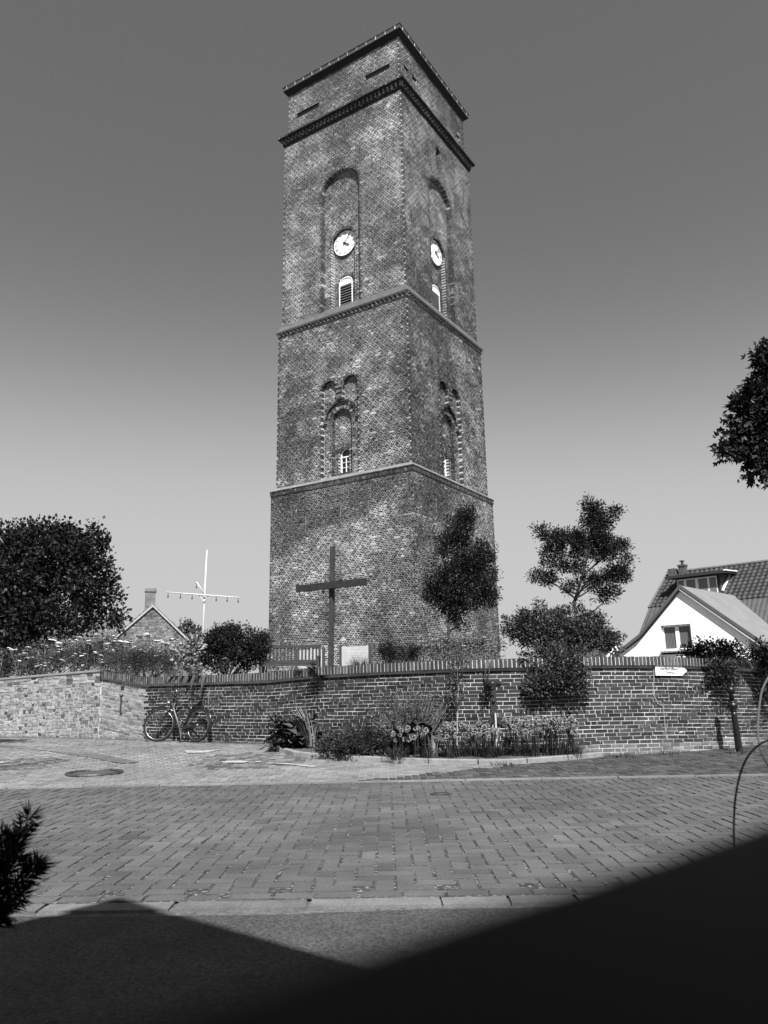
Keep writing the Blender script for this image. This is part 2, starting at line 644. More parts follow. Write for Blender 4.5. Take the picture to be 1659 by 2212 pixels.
Y0, Y1 = 4.86, 10.40         # the paved carriageway
road = struct(link('road', mesh_np('road', [(-30, Y0 - .005, -.006), (30, Y0 - .005, -.006), (30, Y1 + .02, -.006), (-30, Y1 + .02, -.006)], [(0, 1, 2, 3)]), None, M_JOINT))
WP = .128
cx, cy, hor = herring(-8.0, 9.0, Y0 + .14 - 4 * WP, Y1 - .02, WP, .03); kk = cy - np.where(hor, WP / 2, WP) > Y0 + .05; cx, cy, hor = cx[kk], cy[kk], hor[kk]
keep = (np.abs(cx) < .62 * cy + 1.2) & (cy < Y1 - .06)
cx, cy, hor = cx[keep], cy[keep], hor[keep]
# one running row of pavers along the gutter
rx = np.arange(-5.2, 5.6, 2 * WP)
cx = np.concatenate([cx, rx + .02]); cy = np.concatenate([cy, np.full(len(rx), Y0 + .068)]); hor = np.concatenate([hor, np.ones(len(rx), bool)])
j = .0112
hx = np.where(hor, WP - j, WP / 2 - j) + rng.normal(0, .0015, len(cx))
hy = np.where(hor, WP / 2 - j, WP - j) + rng.normal(0, .0015, len(cx))
Cn, AX = slabs(cx + rng.normal(0, .002, len(cx)), cy + rng.normal(0, .002, len(cx)), hx, hy, .05, .0016)
tone = .080 * rng.normal(1, .09, len(cx)) * np.where(rng.random(len(cx)) < .02, .75, 1.0) * (.75 + .5 * fbm(cx * .6, cy * .6))
vis = np.abs(cx / cy) < .53
order = np.argsort(cy + np.where(vis, 0, 100))
s_, r_ = order[:300], order[300:]
pieces('paver', road, unit_cubes('paver', 8, .012), M_PVo, Cn[s_], AX[s_], tone[s_])
o = link('paving', boxes('paving', Cn[r_], AX[r_], tone[r_], .0012), road, M_PV); o['kind'] = 'stuff'

# pale flush kerb line on the far side and the concrete gutter on the near side
fk = struct(link('kerb', mesh_np('kerb', [(-30, Y1, -.01), (30, Y1, -.01), (30, Y1 + .2, -.01), (-30, Y1 + .2, -.01)], [(0, 1, 2, 3)]), None, M_JOINT))
M_CONCo = mat('concrete_single', src='obj', noise=[(6, .8, 1.15, 4), (90, .8, 1.2, 2)], bump=(120, .3, .004))
xs = np.arange(-9, 9, 1.0)
Cn = np.stack([xs + .5, np.full(len(xs), Y1 + .085) + .012 * np.sin(xs), np.full(len(xs), -.02)], 1)
AX = np.zeros((len(xs), 3, 3)); AX[:, 0, 0], AX[:, 1, 1], AX[:, 2, 2] = .494, .036, .03
AX[:, 0, 1] = .006 * np.cos(xs)
pieces('kerb_stone', fk, unit_cubes('kerb_stone', 4, .006), M_CONCo, Cn, AX, rng.uniform(.13, .18, len(xs)))
gut = struct(link('gutter', mesh_np('gutter', [(-30, 4.45, -.02), (30, 4.45, -.02), (30, Y0 + .01, -.02), (-30, Y0 + .01, -.02)], [(0, 1, 2, 3)]), None, mat('gutter_bed', .09, noise=[(30, .5, 1.5, 4)], bump=(90, .6, .006))))
xs = np.arange(-5, 5.5, .385)
n = len(xs)
Cn = np.stack([xs + .1 + rng.normal(0, .01, n), np.full(n, 4.77) + rng.normal(0, .004, n), np.full(n, -.034)], 1)
AX = np.zeros((n, 3, 3)); AX[:, 0, 0], AX[:, 1, 1], AX[:, 2, 2] = .187, .075, .03
pieces('gutter_slab', gut, unit_cubes('gutter_slab', 4, .012), M_CONCo, Cn, AX, rng.uniform(.10, .14, n))

# rough near pavement, broken edge
V, Fa = [], []
NX = 160
for i in range(NX + 1):
    x = -14 + 28 * i / NX
    e = 4.69 + .03 * math.sin(2.1 * x) + .02 * (fbm(x * 3, 1.5) - .5) * 4
    V += [(x, -6, -.011), (x, e - .12, -.006), (x, e, -.03)]
for i in range(NX):
    for k in range(2):
        Fa.append((3 * i + k, 3 * i + 3 + k, 3 * i + 4 + k, 3 * i + 1 + k))
struct(link('pavement', mesh_np('pavement', V, Fa), None, M_ASPH))
M_PATCH = mat('pale_asphalt', .30, noise=[(60, .6, 1.4, 3)], bump=(150, .8, .005))

# ---- the wall line (plan) shared by walls, garden and plaza
WB = np.array([(-16.5, 24.5), (-13.0, 22.0), (-9.84, 20.0), (-6.85, 18.45), (-5.45, 17.6), (-4.61, 17.0), (-3.4, 16.2), (-2.34, 15.5), (-1.19, 14.7), (-.08, 14.0),
               (.96, 13.5), (2.02, 13.3), (2.92, 13.33), (3.61, 13.45), (4.88, 13.75), (6.4, 14.45), (7.14, 14.95), (9.0, 16.6), (12.0, 19.6)])
WT = np.array([1.55, 1.56, 1.6, 1.72, 1.51, 1.52, 1.52, 1.53, 1.60, 1.62, 1.64, 1.64, 1.65, 1.66, 1.65, 1.60, 1.57, 1.55, 1.55])


def spline(P, m=16):
    P = np.asarray(P, float)
    out = []
    n = len(P)
    for i in range(n - 1):
        p0, p1, p2, p3 = P[max(i - 1, 0)], P[i], P[i + 1], P[min(i + 2, n - 1)]
        for q in range(m):
            t = q / m
            out.append(.5 * (2 * p1 + (p2 - p0) * t + (2 * p0 - 5 * p1 + 4 * p2 - p3) * t * t + (3 * p1 - p0 - 3 * p2 + p3) * t ** 3))
    out.append(P[-1])
    return np.array(out)


_W = spline(WB)
_WS = np.concatenate([[0], np.cumsum(np.linalg.norm(np.diff(_W, axis=0), axis=1))])
_kidx = np.arange(len(WB)) * 16
_WSk = _WS[_kidx]


def wpos(s):
    return np.stack([np.interp(s, _WS, _W[:, 0]), np.interp(s, _WS, _W[:, 1])], -1)


def wtan(s):
    d = wpos(np.asarray(s) + .05) - wpos(np.asarray(s) - .05)
    return d / np.linalg.norm(d, axis=-1, keepdims=True)


def wtop(s):
    return np.interp(s, _WSk, WT)


def s_of_u(u):
    """arc length where the wall line crosses picture column u (measured at eye height)"""
    ss = np.linspace(0, _WS[-1], 3000)
    p = wpos(ss)
    uu = 829.5 + FPX * p[:, 0] / (p[:, 1] * cp)
    return float(np.interp(u, uu, ss))


S_OLD, S_DARK = s_of_u(212), s_of_u(309)

# garden behind the wall
sg = np.linspace(0, _WS[-1], 120)
pg = wpos(sg); tg = wtan(sg)
ng = np.stack([-tg[:, 1], tg[:, 0]], 1)      # away from the camera
inn = pg + ng * .12
V, Fa = [], []
ROWS = [0, .6, 2, 4, 8, 16, 40, 90]
for i in range(len(sg)):
    for k, dd in enumerate(ROWS):
        q = inn[i] + np.array([inn[i][0] * .05, 1.0]) * dd
        V.append((q[0], q[1], 1.36 + .12 * sstep(0, 3, dd) + .05 * (fbm(q[0] * .9, q[1] * .9) - .5)))
nr = len(ROWS)
for i in range(len(sg) - 1):
    for k in range(nr - 1):
        Fa.append((i * nr + k, (i + 1) * nr + k, (i + 1) * nr + k + 1, i * nr + k + 1))
struct(link('garden_ground', mesh_np('garden_ground', V, Fa, smooth=True), None, M_EARTH))

# ---- plaza between road and wall
gx, gy = np.meshgrid(np.linspace(-22, 14, 73), np.concatenate([np.linspace(Y1 + .14, 25, 50)]), indexing='ij')
V = np.stack([gx.ravel(), gy.ravel(), zg(gx, gy).ravel() - .007], 1)
ny = gx.shape[1]
Fa = [(i * ny + k, (i + 1) * ny + k, (i + 1) * ny + k + 1, i * ny + k + 1) for i in range(72) for k in range(ny - 1)]
plaza = struct(link('plaza', mesh_np('plaza', V, Fa), None, mat('plaza_joint', .24, noise=[(35, .6, 1.4, 4)])))
wy = lambda x: np.interp(x, _W[:, 0], _W[:, 1])
A, B = gh(975, 1666), gh(1128, 1650)


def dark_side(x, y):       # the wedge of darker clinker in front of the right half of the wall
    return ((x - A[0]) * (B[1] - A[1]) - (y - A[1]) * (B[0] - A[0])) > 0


Wc = .105
cx, cy, hor = herring(-13, 9.5, Y1 + .16, 22.0, Wc, 0)
keep = (cy < wy(cx) + .05) & (np.abs(cx) < .58 * cy + .6)
cx, cy, hor = cx[keep], cy[keep], hor[keep]
dk = dark_side(cx, cy)
hx = np.where(hor, Wc - .005, Wc / 2 - .005); hy = np.where(hor, Wc / 2 - .005, Wc - .005)
Cn, AX = slabs(cx, cy, hx, hy, .04, .0016, .01)
e1 = ((cx - gh(545, 1643)[0]) / 1.1) ** 2 + ((cy - gh(545, 1643)[1]) / 1.0) ** 2
e2 = ((cx - gh(30, 1652)[0]) / .9) ** 2 + ((cy - gh(30, 1652)[1]) / .8) ** 2
rough_ = np.clip(1.3 - np.minimum(e1, e2), 0, 1) > fbm(cx * 3, cy * 3)
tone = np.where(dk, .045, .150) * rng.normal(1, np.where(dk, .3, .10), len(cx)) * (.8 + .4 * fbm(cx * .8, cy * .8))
tone = np.where(rough_, tone * rng.uniform(.35, .95, len(cx)), tone)
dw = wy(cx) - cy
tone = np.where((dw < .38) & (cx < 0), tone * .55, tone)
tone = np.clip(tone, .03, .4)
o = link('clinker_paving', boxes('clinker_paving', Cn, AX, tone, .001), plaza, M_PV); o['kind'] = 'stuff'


def sheet(name, px, lift, m, parent=None):
    V = [gh(u, v) + np.array([0, 0, lift]) for u, v in px]
    return link(name, mesh_np(name, V, [tuple(range(len(V)))]), parent, m)


M_STRIP = mat('patched_asphalt', .085, noise=[(40, .6, 1.4, 3), (3, .8, 1.2, 3)], bump=(150, .6, .004))
M_WORN = mat('worn_white_paint', .3, noise=[(12, .55, 1.25, 5)], bump=(80, .4, .003))
struct(sheet('asphalt_patch', [(-40, 1606), (51, 1613), (143, 1620), (225, 1632), (304, 1647), (264, 1650), (190, 1637), (102, 1623), (40, 1617), (-40, 1612)], .008, M_STRIP, plaza))
for px in ([(398, 1622), (430, 1623), (476, 1620), (446, 1627), (404, 1628)], [(477, 1646), (520, 1644), (539, 1646), (528, 1649), (482, 1649)],
           [(582, 1650), (620, 1650), (685, 1656), (676, 1659), (637, 1654)], [(552, 1646), (566, 1646), (562, 1648), (550, 1648)], [(-20, 1645), (18, 1647), (4, 1650), (-20, 1649)]):
    struct(sheet('road_marking', px, .012, M_WORN, plaza))


# manhole covers
def manhole(u, v, R, name, label):
    c = gh(u, v)
    t = thing(name, label, 'manhole cover', c)
    c = c + np.array([0, 0, .010])
    mb = MB().lathe(c, [(R * .86, -.02), (R * .86, .002), (R * .8, .004), (.001, .004)], 40)
    mb.build('cover', mat('cast_iron', .02, rough=.6, noise=[(12, .6, 1.5, 3)], bump=(60, .4, .004)), t)
    MB().torus(c + (0, 0, .004), (1, 0, 0), (0, 1, 0), R * .95, R * .055, 44, 6).build('rim', mat('worn_iron', .045, rough=.5, noise=[(10, .5, 1.3, 3)]), t)
    ms = MB()
    for a in np.arange(-R * .6, R * .61, R * .17):
        for b in np.arange(-R * .6, R * .61, R * .17):
            if a * a + b * b < (R * .72) ** 2:
                ms.box(c + (a, b, .007), np.diag([R * .045, R * .045, .004]))
    o = ms.build('studs', mat('stud_iron', .10, rough=.5), t); o['kind'] = 'stuff'


manhole(204, 1671.5, .42, 'manhole_cover', 'large round cast iron manhole cover set in the plaza, left')
c = gh(952, 1716)
t = thing('valve_cover', 'small dark oval valve cover set among the road pavers', 'valve cover', c)
MB().lathe(c + (0, 0, -.02), [(.13, 0), (.13, .026), (.115, .03), (.001, .03)], 28, (1, 0, 0), (0, .75, 0)).build('cover', M_IRON, t)
MB().torus(c + (0, 0, .012), (1, 0, 0), (0, .75, 0), .088, .006, 28, 5).build('ring', mat('worn_iron', .2), t)
# ================================================================== THE TOWER
TC = np.array([0.0837, 41.37])
TR = 0.21305
NL = np.array([math.cos(rad(225) + TR), math.sin(rad(225) + TR)])
NR = np.array([math.cos(rad(315) + TR), math.sin(rad(315) + TR)])
FACES = {'L': (NL, NR), 'R': (NR, -NL)}
HA, HB, HC, HD, HR = 4.004, 4.160, 4.304, 4.50, 4.25
tower = thing('lighthouse_tower', 'tall square old brick lighthouse tower with two clock faces', 'tower', (TC[0], TC[1], 1.4))


def tp(face, s, z, h, d=0.0):
    n, t = FACES[face]
    q = TC + n * (h - d) + t * s
    return np.array([q[0], q[1], z])


def arch(c, w, z0, zs, rise):
    def f(z):
        if z < z0 or z > zs + rise:
            return []
        if z <= zs:
            return [(c - w, c + w)]
        k = w * math.sqrt(max(0, 1 - ((z - zs) / rise) ** 2))
        return [(c - k, c + k)]
    f.spec = (c, w, z0, zs, rise)
    return f


def arch_poly(spec, n=14):
    c, w, z0, zs, rise = spec
    pts = [(c - w, z0), (c + w, z0), (c + w, zs)]
    if rise > 0:
        pts += [(c + w * math.cos(a), zs + rise * math.sin(a)) for a in np.linspace(0, math.pi, n)[1:-1]]
    pts += [(c - w, zs)]
    return pts


rect = lambda a, b, z0, z1: arch((a + b) / 2, (b - a) / 2, z0, z1, 0)
VOID = 9.0
ZB = [(arch(0, 1.30, 21.0, 29.0, 1.12), .26), (arch(0, .80, 21.0, 25.62, .80), .50), (arch(0, .46, 21.0, 23.2, .36), VOID)]
ZBR = ZB + [(arch(0, .25, 30.95, 32.2, .25), .40)]
ZC = [(rect(-1.18, 1.18, 11.0, 16.12), .2), (arch(-.69, .49, 16.10, 16.84, .46), .2), (arch(.69, .49, 16.10, 16.84, .46), .2),
      (arch(0, .62, 11.0, 15.08, .55), .40), (arch(0, .34, 12.14, 13.18, .34), VOID)]
ZAL = [(rect(-3.38, -1.68, 35.24, 35.60), VOID), (rect(1.72, 3.40, 35.34, 35.70), VOID)]
ZAR = [(rect(-3.47, -2.96, 35.42, 35.76), VOID), (rect(-2.58, -2.06, 35.38, 35.74), VOID), (rect(2.88, 3.33, 35.20, 35.50), VOID)]
STAGES = [('D', HD, 1.2, 11.38, {'L': [], 'R': []}), ('C', HC, 11.86, 20.72, {'L': ZC, 'R': ZC}),
          ('B', HB, 21.5, 33.40, {'L': ZB, 'R': ZBR}), ('A', HA, 34.2, 37.12, {'L': ZAL, 'R': ZAR})]
TPIT = .0865
bC, bA, bT, bK = [], [], [], []


def stain(face, s, z):
    """share of pale lime on the brick here (0 dark clean brick, 1 limed over)"""
    o = 0 if face == 'L' else 40
    p = fbm((s + o) * .33 + 3.1, z * .30 + 1.7, 5)
    q = fbm((s + o) * 1.5, z * 1.7, 3)
    m = (p - .46) * 3.4 + (q - .5) * 3.0
    if z < 11.4:
        m += .55 if face == 'L' else -.15
        if face == 'L':
            m -= 2.2 * sstep(8.9, 9.9, z + .35 * math.sin(s * 1.3) - .25 * s)      # clean dark band under the ledge
            m -= 1.3 * sstep(.2, 2.2, s - .35 * (z - 3)) * sstep(9.5, 6.0, z)
    elif z < 20.9:
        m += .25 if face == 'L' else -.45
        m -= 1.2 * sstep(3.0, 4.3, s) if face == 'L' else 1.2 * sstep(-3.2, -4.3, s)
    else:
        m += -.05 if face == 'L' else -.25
    return float(np.clip(m * .5 + .42, 0, 1))


def lay(face, h, z0, z1, zones):
    n, t = FACES[face]
    n3, t3 = np.array([n[0], n[1], 0]), np.array([t[0], t[1], 0])
    nc = int((z1 - z0) / TPIT)
    for c in range(nc):
        z = z0 + (c + .5) * (z1 - z0) / nc
        iv = []
        cuts = {-h - .004, h + .004}
        for f, d in zones:
            for a, b in f(z):
                cuts |= {a, b}
                iv.append((a, b, d))
        cuts = sorted(cuts)
        seg = []
        for a, b in zip(cuts[:-1], cuts[1:]):
            if b - a < .02:
                continue
            mid, d = (a + b) / 2, 0.0
            for p, q, dd in iv:
                if p < mid < q:
                    d = dd
            if seg and abs(seg[-1][2] - d) < 1e-6:
                seg[-1] = (seg[-1][0], b, d)
            else:
                seg.append((a, b, d))
        L = .305 if c % 2 == 0 else .1525
        ph = .076 if c % 2 else (.1525 if (c // 2) % 2 else 0)
        for i, (a, b, d) in enumerate(seg):
            if d == VOID:
                continue
            ld = seg[i - 1][2] if i > 0 else d
            rd = seg[i + 1][2] if i < len(seg) - 1 else d
            k = math.floor((a - ph) / L)
            x = ph + k * L
            while x < b:
                p, q = max(a, x), min(b, x + L)
                x += L
                if q - p < .05:
                    continue
                jl = -.006 if (p == a and ld > d) else 0.0 if (p == a and p < -h + .01) else .009
                jr = -.006 if (q == b and rd > d) else 0.0 if (q == b and q > h - .01) else .009
                back = .03
                if p == a and ld > d:
                    back = max(back, min(ld, d + .3) - d + .02)
                if q == b and rd > d:
                    back = max(back, min(rd, d + .3) - d + .02)
                pr = float(np.clip(rng.normal(0, .002), -.004, .004))
                hl = max((q - p - jl - jr) / 2, .01)
                hd = (back + pr + .004) / 2
                cs = (p + jl + q - jr) / 2
                ctr = tp(face, cs, z + rng.normal(0, .0015), h, d) + n3 * (pr + .004 - hd)
                lm = stain(face, cs, z)
                r = rng.random()
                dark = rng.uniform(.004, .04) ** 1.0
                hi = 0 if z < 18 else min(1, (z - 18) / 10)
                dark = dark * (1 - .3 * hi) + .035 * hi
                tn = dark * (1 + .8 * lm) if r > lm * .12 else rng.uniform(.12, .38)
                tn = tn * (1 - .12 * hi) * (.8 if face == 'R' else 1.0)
                bC.append(ctr); bT.append(tn)
                edge_ = back > .03 or jl == 0.0 or jr == 0.0
                sh_ = 0.0 if edge_ else lm * rng.random()
                bA.append((t3 * hl * (1 - .30 * sh_), n3 * hd, np.array([0, 0, (TPIT / 2 - (.006 if edge_ else .0085)) * (1 - .42 * sh_)])))
                bK.append(face)


def ring(face, h, c, w, zs, rise, depth, proud, rlen, tone=(.012, .06), thick=.075, full=False, a0=0, a1=math.pi):
    """voussoirs round an arch"""
    n, t = FACES[face]
    n3 = np.array([n[0], n[1], 0])
    per = (a1 - a0) * (w + rise) / 2
    k = max(5, int(per / (thick + .012)))
    for i in range(k):
        a = a0 + (a1 - a0) * (i + .5) / k
        e = np.array([math.cos(a) * (w - .007 + rlen / 2), math.sin(a) * (rise - .007 + rlen / 2)])
        g = np.array([math.cos(a) / max(w, .01), math.sin(a) / max(rise, .01)])
        g /= np.linalg.norm(g)
        tg_ = np.array([-g[1], g[0]])
        R3 = t3v(face, g) ; T3 = t3v(face, tg_)
        ctr = tp(face, c + e[0], zs + e[1], h, 0) + n3 * (proud - (depth + proud) / 2)
        bC.append(ctr)
        bT.append(rng.uniform(*tone) if rng.random() > .12 else rng.uniform(.12, .25))
        bA.append((T3 * (per / k / 2 - .010), n3 * (depth + proud) / 2, R3 * rlen / 2))
        bK.append(face)


def t3v(face, g):
    n, t = FACES[face]
    return np.array([t[0] * g[0], t[1] * g[0], g[1]])


def boolean_cut(mb_core, cutters):
    a = mb_core.build('core', M_TM)
    c = cutters.build('cutter', M_TM)
    md = a.modifiers.new('cut', 'BOOLEAN')
    md.operation, md.object, md.solver = 'DIFFERENCE', c, 'EXACT'
    md.use_self = True
    dg = bpy.context.evaluated_depsgraph_get()
    me = bpy.data.meshes.new_from_object(a.evaluated_get(dg))
    bpy.data.objects.remove(a); bpy.data.objects.remove(c)
    return me


def prism_on(mb, face, h, spec, d0, d1):
    poly = [tp(face, s, z, h, d1) for s, z in arch_poly(spec)]
    n = FACES[face][0]
    mb.prism(poly, np.array([n[0], n[1], 0]) * (d1 - d0))


MDEP = .002
for nm, h, z0, z1, zon in STAGES:
    for fc in 'LR':
        lay(fc, h, z0, z1, zon[fc])
    hm = h - MDEP
    cor = [TC + NL * hm + NR * hm, TC - NL * hm + NR * hm, TC - NL * hm - NR * hm, TC + NL * hm - NR * hm]
    core = MB().prism([(q[0], q[1], z0 - .05) for q in cor], (0, 0, z1 - z0 + .1))
    parts = [(fc, f, d) for fc in 'LR' for f, d in zon[fc]]
    if not parts:
        core.build('wall_core', M_TM, tower)
        continue
    # cut level by level so that nested recesses stay simple prisms
    me = None
    for fc in 'LR':
        for f, d in zon[fc]:
            cut = MB()
            prism_on(cut, fc, h, f.spec, -.3, (.85 if d == VOID else d) + MDEP)
            if me is None:
                me = boolean_cut(core, cut)
            else:
                tmp = MB(); tmp.v = [tuple(v.co) for v in me.vertices]; tmp.f = [tuple(p.vertices) for p in me.polygons]
                me = boolean_cut(tmp, cut)
    me.materials.clear()
    link('wall_core', me, tower, M_TM)

for fc in 'LR':
    ring(fc, HB, 0, 1.30, 29.0, 1.12, .26, .006, .16)
    ring(fc, HB - .26, 0, .80, 25.62, .80, .24, .006, .14)
    ring(fc, HB - .50, 0, .46, 23.2, .36, .10, .012, .17)
    for c in (-.69, .69):
        ring(fc, HC, c, .49, 16.84, .46, .2, .006, .15)
    ring(fc, HC - .2, 0, .62, 15.08, .55, .2, .012, .30)
    ring(fc, HC - .2, 0, .97, 15.08, .92, .05, .12, .11, thick=.06)
    ring(fc, HC - .40, 0, .36, 13.18, .36, .06, .012, .27)
    # corbel that hangs between the twin arches
    for k, (w, z, pz) in enumerate([(.20, 16.78, .05), (.20, 16.64, -.0), (.17, 16.52, .04), (.17, 16.40, -.01), (.13, 16.28, .02), (.08, 16.17, 0)]):
        n, t = FACES[fc]
        n3, t3 = np.array([n[0], n[1], 0]), np.array([t[0], t[1], 0])
        bC.append(tp(fc, 0, z, HC, .08 - pz)); bT.append(rng.uniform(.05, .12)); bA.append((t3 * w, n3 * .12, np.array([0, 0, .055]))); bK.append(fc)
    # hood stops
    for sgn in (-1, 1):
        bC.append(tp(fc, sgn * 1.03, 15.02, HC, .14)); bT.append(.06); bA.append((t3 * .075, n3 * .09, np.array([0, 0, .08]))); bK.append(fc)
ring('R', HB, 0, .25, 32.2, .25, .4, .006, .12)

bC, bA, bT = np.array(bC), np.array(bA), np.array(bT)
dist = np.linalg.norm(bC - np.array([0, 0, EYE]), axis=1) + np.where(bC[:, 2] < 3.0, 100, 0)
order = np.argsort(dist)
s_, r_ = order[:300], order[300:]
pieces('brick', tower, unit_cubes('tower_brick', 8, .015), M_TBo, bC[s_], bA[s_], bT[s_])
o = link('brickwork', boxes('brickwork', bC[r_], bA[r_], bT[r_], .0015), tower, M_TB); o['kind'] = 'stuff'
for oo in (tower,):
    pass


def band(name, prof, m, faces=None):
    """square ring round the tower: prof is a list of (half-size, z) going round the section"""
    V, Fa = [], []
    k = len(prof)
    for q in range(4):
        a, b = [(1, 1), (-1, 1), (-1, -1), (1, -1)][q]
        for h, z in prof:
            p = TC + NL * h * a + NR * h * b
            V.append((p[0], p[1], z))
    for q in range(4):
        q2 = (q + 1) % 4
        for i in range(k):
            i2 = (i + 1) % k
            Fa.append((q * k + i, q2 * k + i, q2 * k + i2, q * k + i2))
    mb = MB(); mb.poly(V, Fa)
    return mb.build(name, m, tower)


def row_bricks(name, zc, hz, h_out, h_in, pitch, duty, tone, phase=0):
    """dentils or soldier bricks along both seen faces as one part"""
    Cn, AX, T = [], [], []
    for fc in 'LR':
        n, t = FACES[fc]
        n3, t3 = np.array([n[0], n[1], 0]), np.array([t[0], t[1], 0])
        k = int(2 * h_out / pitch)
        for i in range(k):
            s = -h_out + (i + .5 + phase) * 2 * h_out / k
            if abs(s) > h_out - .02:
                continue
            Cn.append(tp(fc, s, zc, (h_out + h_in) / 2)); T.append(rng.uniform(*tone))
            AX.append((t3 * pitch * duty / 2, n3 * (h_out - h_in) / 2 * rng.uniform(.98, 1.02), np.array([0, 0, hz])))
    o = link(name, boxes(name, Cn, AX, T, .002), tower, M_TB)
    return o


M_LEDGE = mat('ledge_mortar', .15, noise=[(2.5, .75, 1.2, 4), (20, .8, 1.2, 3)], bump=(40, .4, .01))
M_DKBR = mat('dark_brick_band', .018, noise=[(6, .6, 1.5, 4)], bump=(40, .4))
M_CORE2 = mat('ledge_brick', .04, noise=[(6, .6, 1.5, 4)], bump=(40, .4))
# first ledge: soldier course with a pale sloped top
band('ledge', [(HC - .05, 11.93), (HD + .055, 11.66), (HD + .055, 11.62), (HD - .03, 11.62), (HD - .03, 11.36), (HC - .05, 11.36)], M_LEDGE)
row_bricks('soldier_course', 11.505, .105, HD + .045, HD - .04, .088, .75, (.02, .07))
row_bricks('ledge_course', 11.645, .024, HD + .07, HD - .04, .30, .95, (.03, .07))
# second ledge: dentils under a corbelled edge, sloped pale top
band('ledge', [(HB - .05, 21.56), (HC + .11, 21.08), (HC + .11, 20.98), (HC + .05, 20.98), (HC + .05, 20.90), (HC - .02, 20.90), (HC - .02, 20.70), (HB - .05, 20.70)], M_CORE2)
band('ledge_slope', [(HB - .02, 21.58), (HC + .115, 21.095), (HC + .115, 21.05), (HB - .03, 21.40)], mat('ledge_slope', .085, noise=[(2.5, .7, 1.2, 4), (20, .8, 1.2, 3)], bump=(40, .4, .01)))
row_bricks('dentil_row', 20.93, .034, HC + .10, HC - .03, .26, .5, (.03, .07))
row_bricks('dentil_row', 20.845, .036, HC + .06, HC - .03, .26, .5, (.10, .2), .25)
row_bricks('dentil_row', 20.765, .034, HC + .035, HC - .03, .30, .93, (.02, .05))
# main cornice: corbel, two rows of chequered dentils, heavy edge course
band('cornice', [(HA - .05, 34.36), (HB + .30, 33.96), (HB + .30, 33.88), (HB + .22, 33.88), (HB + .22, 33.80), (HB + .02, 33.80), (HB + .02, 33.58), (HB + .09, 33.58), (HB + .09, 33.50),
                 (HB + .045, 33.50), (HB + .045, 33.41), (HB - .04, 33.41), (HA - .05, 33.38)], M_DKBR)
row_bricks('cornice_edge', 33.93, .05, HB + .33, HB - .03, .30, .94, (.015, .04))
row_bricks('dentil_row', 33.755, .05, HB + .19, HB - .03, .27, .5, (.10, .17), 0)
row_bricks('dentil_row', 33.645, .05, HB + .13, HB - .03, .27, .5, (.17, .28), .25)
row_bricks('cornice_base', 33.54, .036, HB + .10, HB - .03, .30, .95, (.012, .03))
# eaves: dark boxed soffit, metal fascia with clips
M_FASC = mat('zinc_fascia', .055, rough=.5, noise=[(3, .8, 1.2, 3)])
band('soffit', [(HA - .3, 37.13), (HA - .02, 37.10), (HR - .02, 37.40), (HR - .02, 37.44), (HA - .3, 37.44)], mat('soffit_board', .008, rough=.8))
band('fascia', [(HR + .03, 37.40), (HR + .03, 37.64), (HR - .5, 37.66), (HR - .5, 37.40)], M_FASC)
mb = MB()
q4 = [TC + NL * a + NR * b for a, b in [(HR - .1, HR - .1), (-HR + .1, HR - .1), (-HR + .1, -HR + .1), (HR - .1, -HR + .1)]]
mb.poly([(q[0], q[1], 37.6) for q in q4] + [(TC[0], TC[1], 37.9)], [(0, 1, 4), (1, 2, 4), (2, 3, 4), (3, 0, 4)]).build('roof', M_FASC, tower)
row_bricks('fascia_clips', 37.53, .10, HR + .048, HR + .01, .62, .06, (.35, .5))
row_bricks('roof_edge', 37.665, .02, HR + .06, HR - .1, .6, .99, (.03, .05))


# ---- iron wall ties
TIES = {'L': [(2.21, 29.46, 30.32, HB), (-2.23, 29.38, 30.23, HB), (2.22, 24.61, 25.4, HB), (-2.4, 24.2, 25.15, HB), (-2.31, 18.98, 20.27, HC), (-2.24, 15.46, 16.1, HC), (2.13, 15.6, 16.24, HC),
              (.19, 9.14, 10.18, HD), (1.93, 9.35, 10.12, HD), (-2.05, 9.02, 10.0, HD), (.22, 6.49, 7.49, HD)],
        'R': [(-3.28, 30.8, 32.04, HB), (-3.29, 25.7, 26.52, HB), (-2.39, 24.64, 25.45, HB), (-3.17, 22.05, 22.95, HB), (3.17, 30.48, 31.49, HB), (1.49, 24.61, 25.38, HB), (-2.2, 15.77, 16.56, HC),
              (-2.38, 9.56, 10.36, HD), (2.28, 19.57, 20.27, HC), (2.29, 9.7, 10.3, HD)]}
for fc in 'LR':
    n, t = FACES[fc]
    n3 = np.array([n[0], n[1], 0])
    for s, a, b, h in TIES[fc]:
        mb = MB()
        mb.tube([tp(fc, s, a, h, -.03), tp(fc, s, (a + b) / 2, h, -.04), tp(fc, s, b, h, -.03)], [.026, .034, .026], 6)
        mb.tube([tp(fc, s, (a + b) / 2, h, .03), tp(fc, s, (a + b) / 2, h, -.075)], .05, 6)
        mb.build('wall_tie', mat('tie_iron', .10, rough=.6, noise=[(8, .5, 1.5, 3)]), tower)

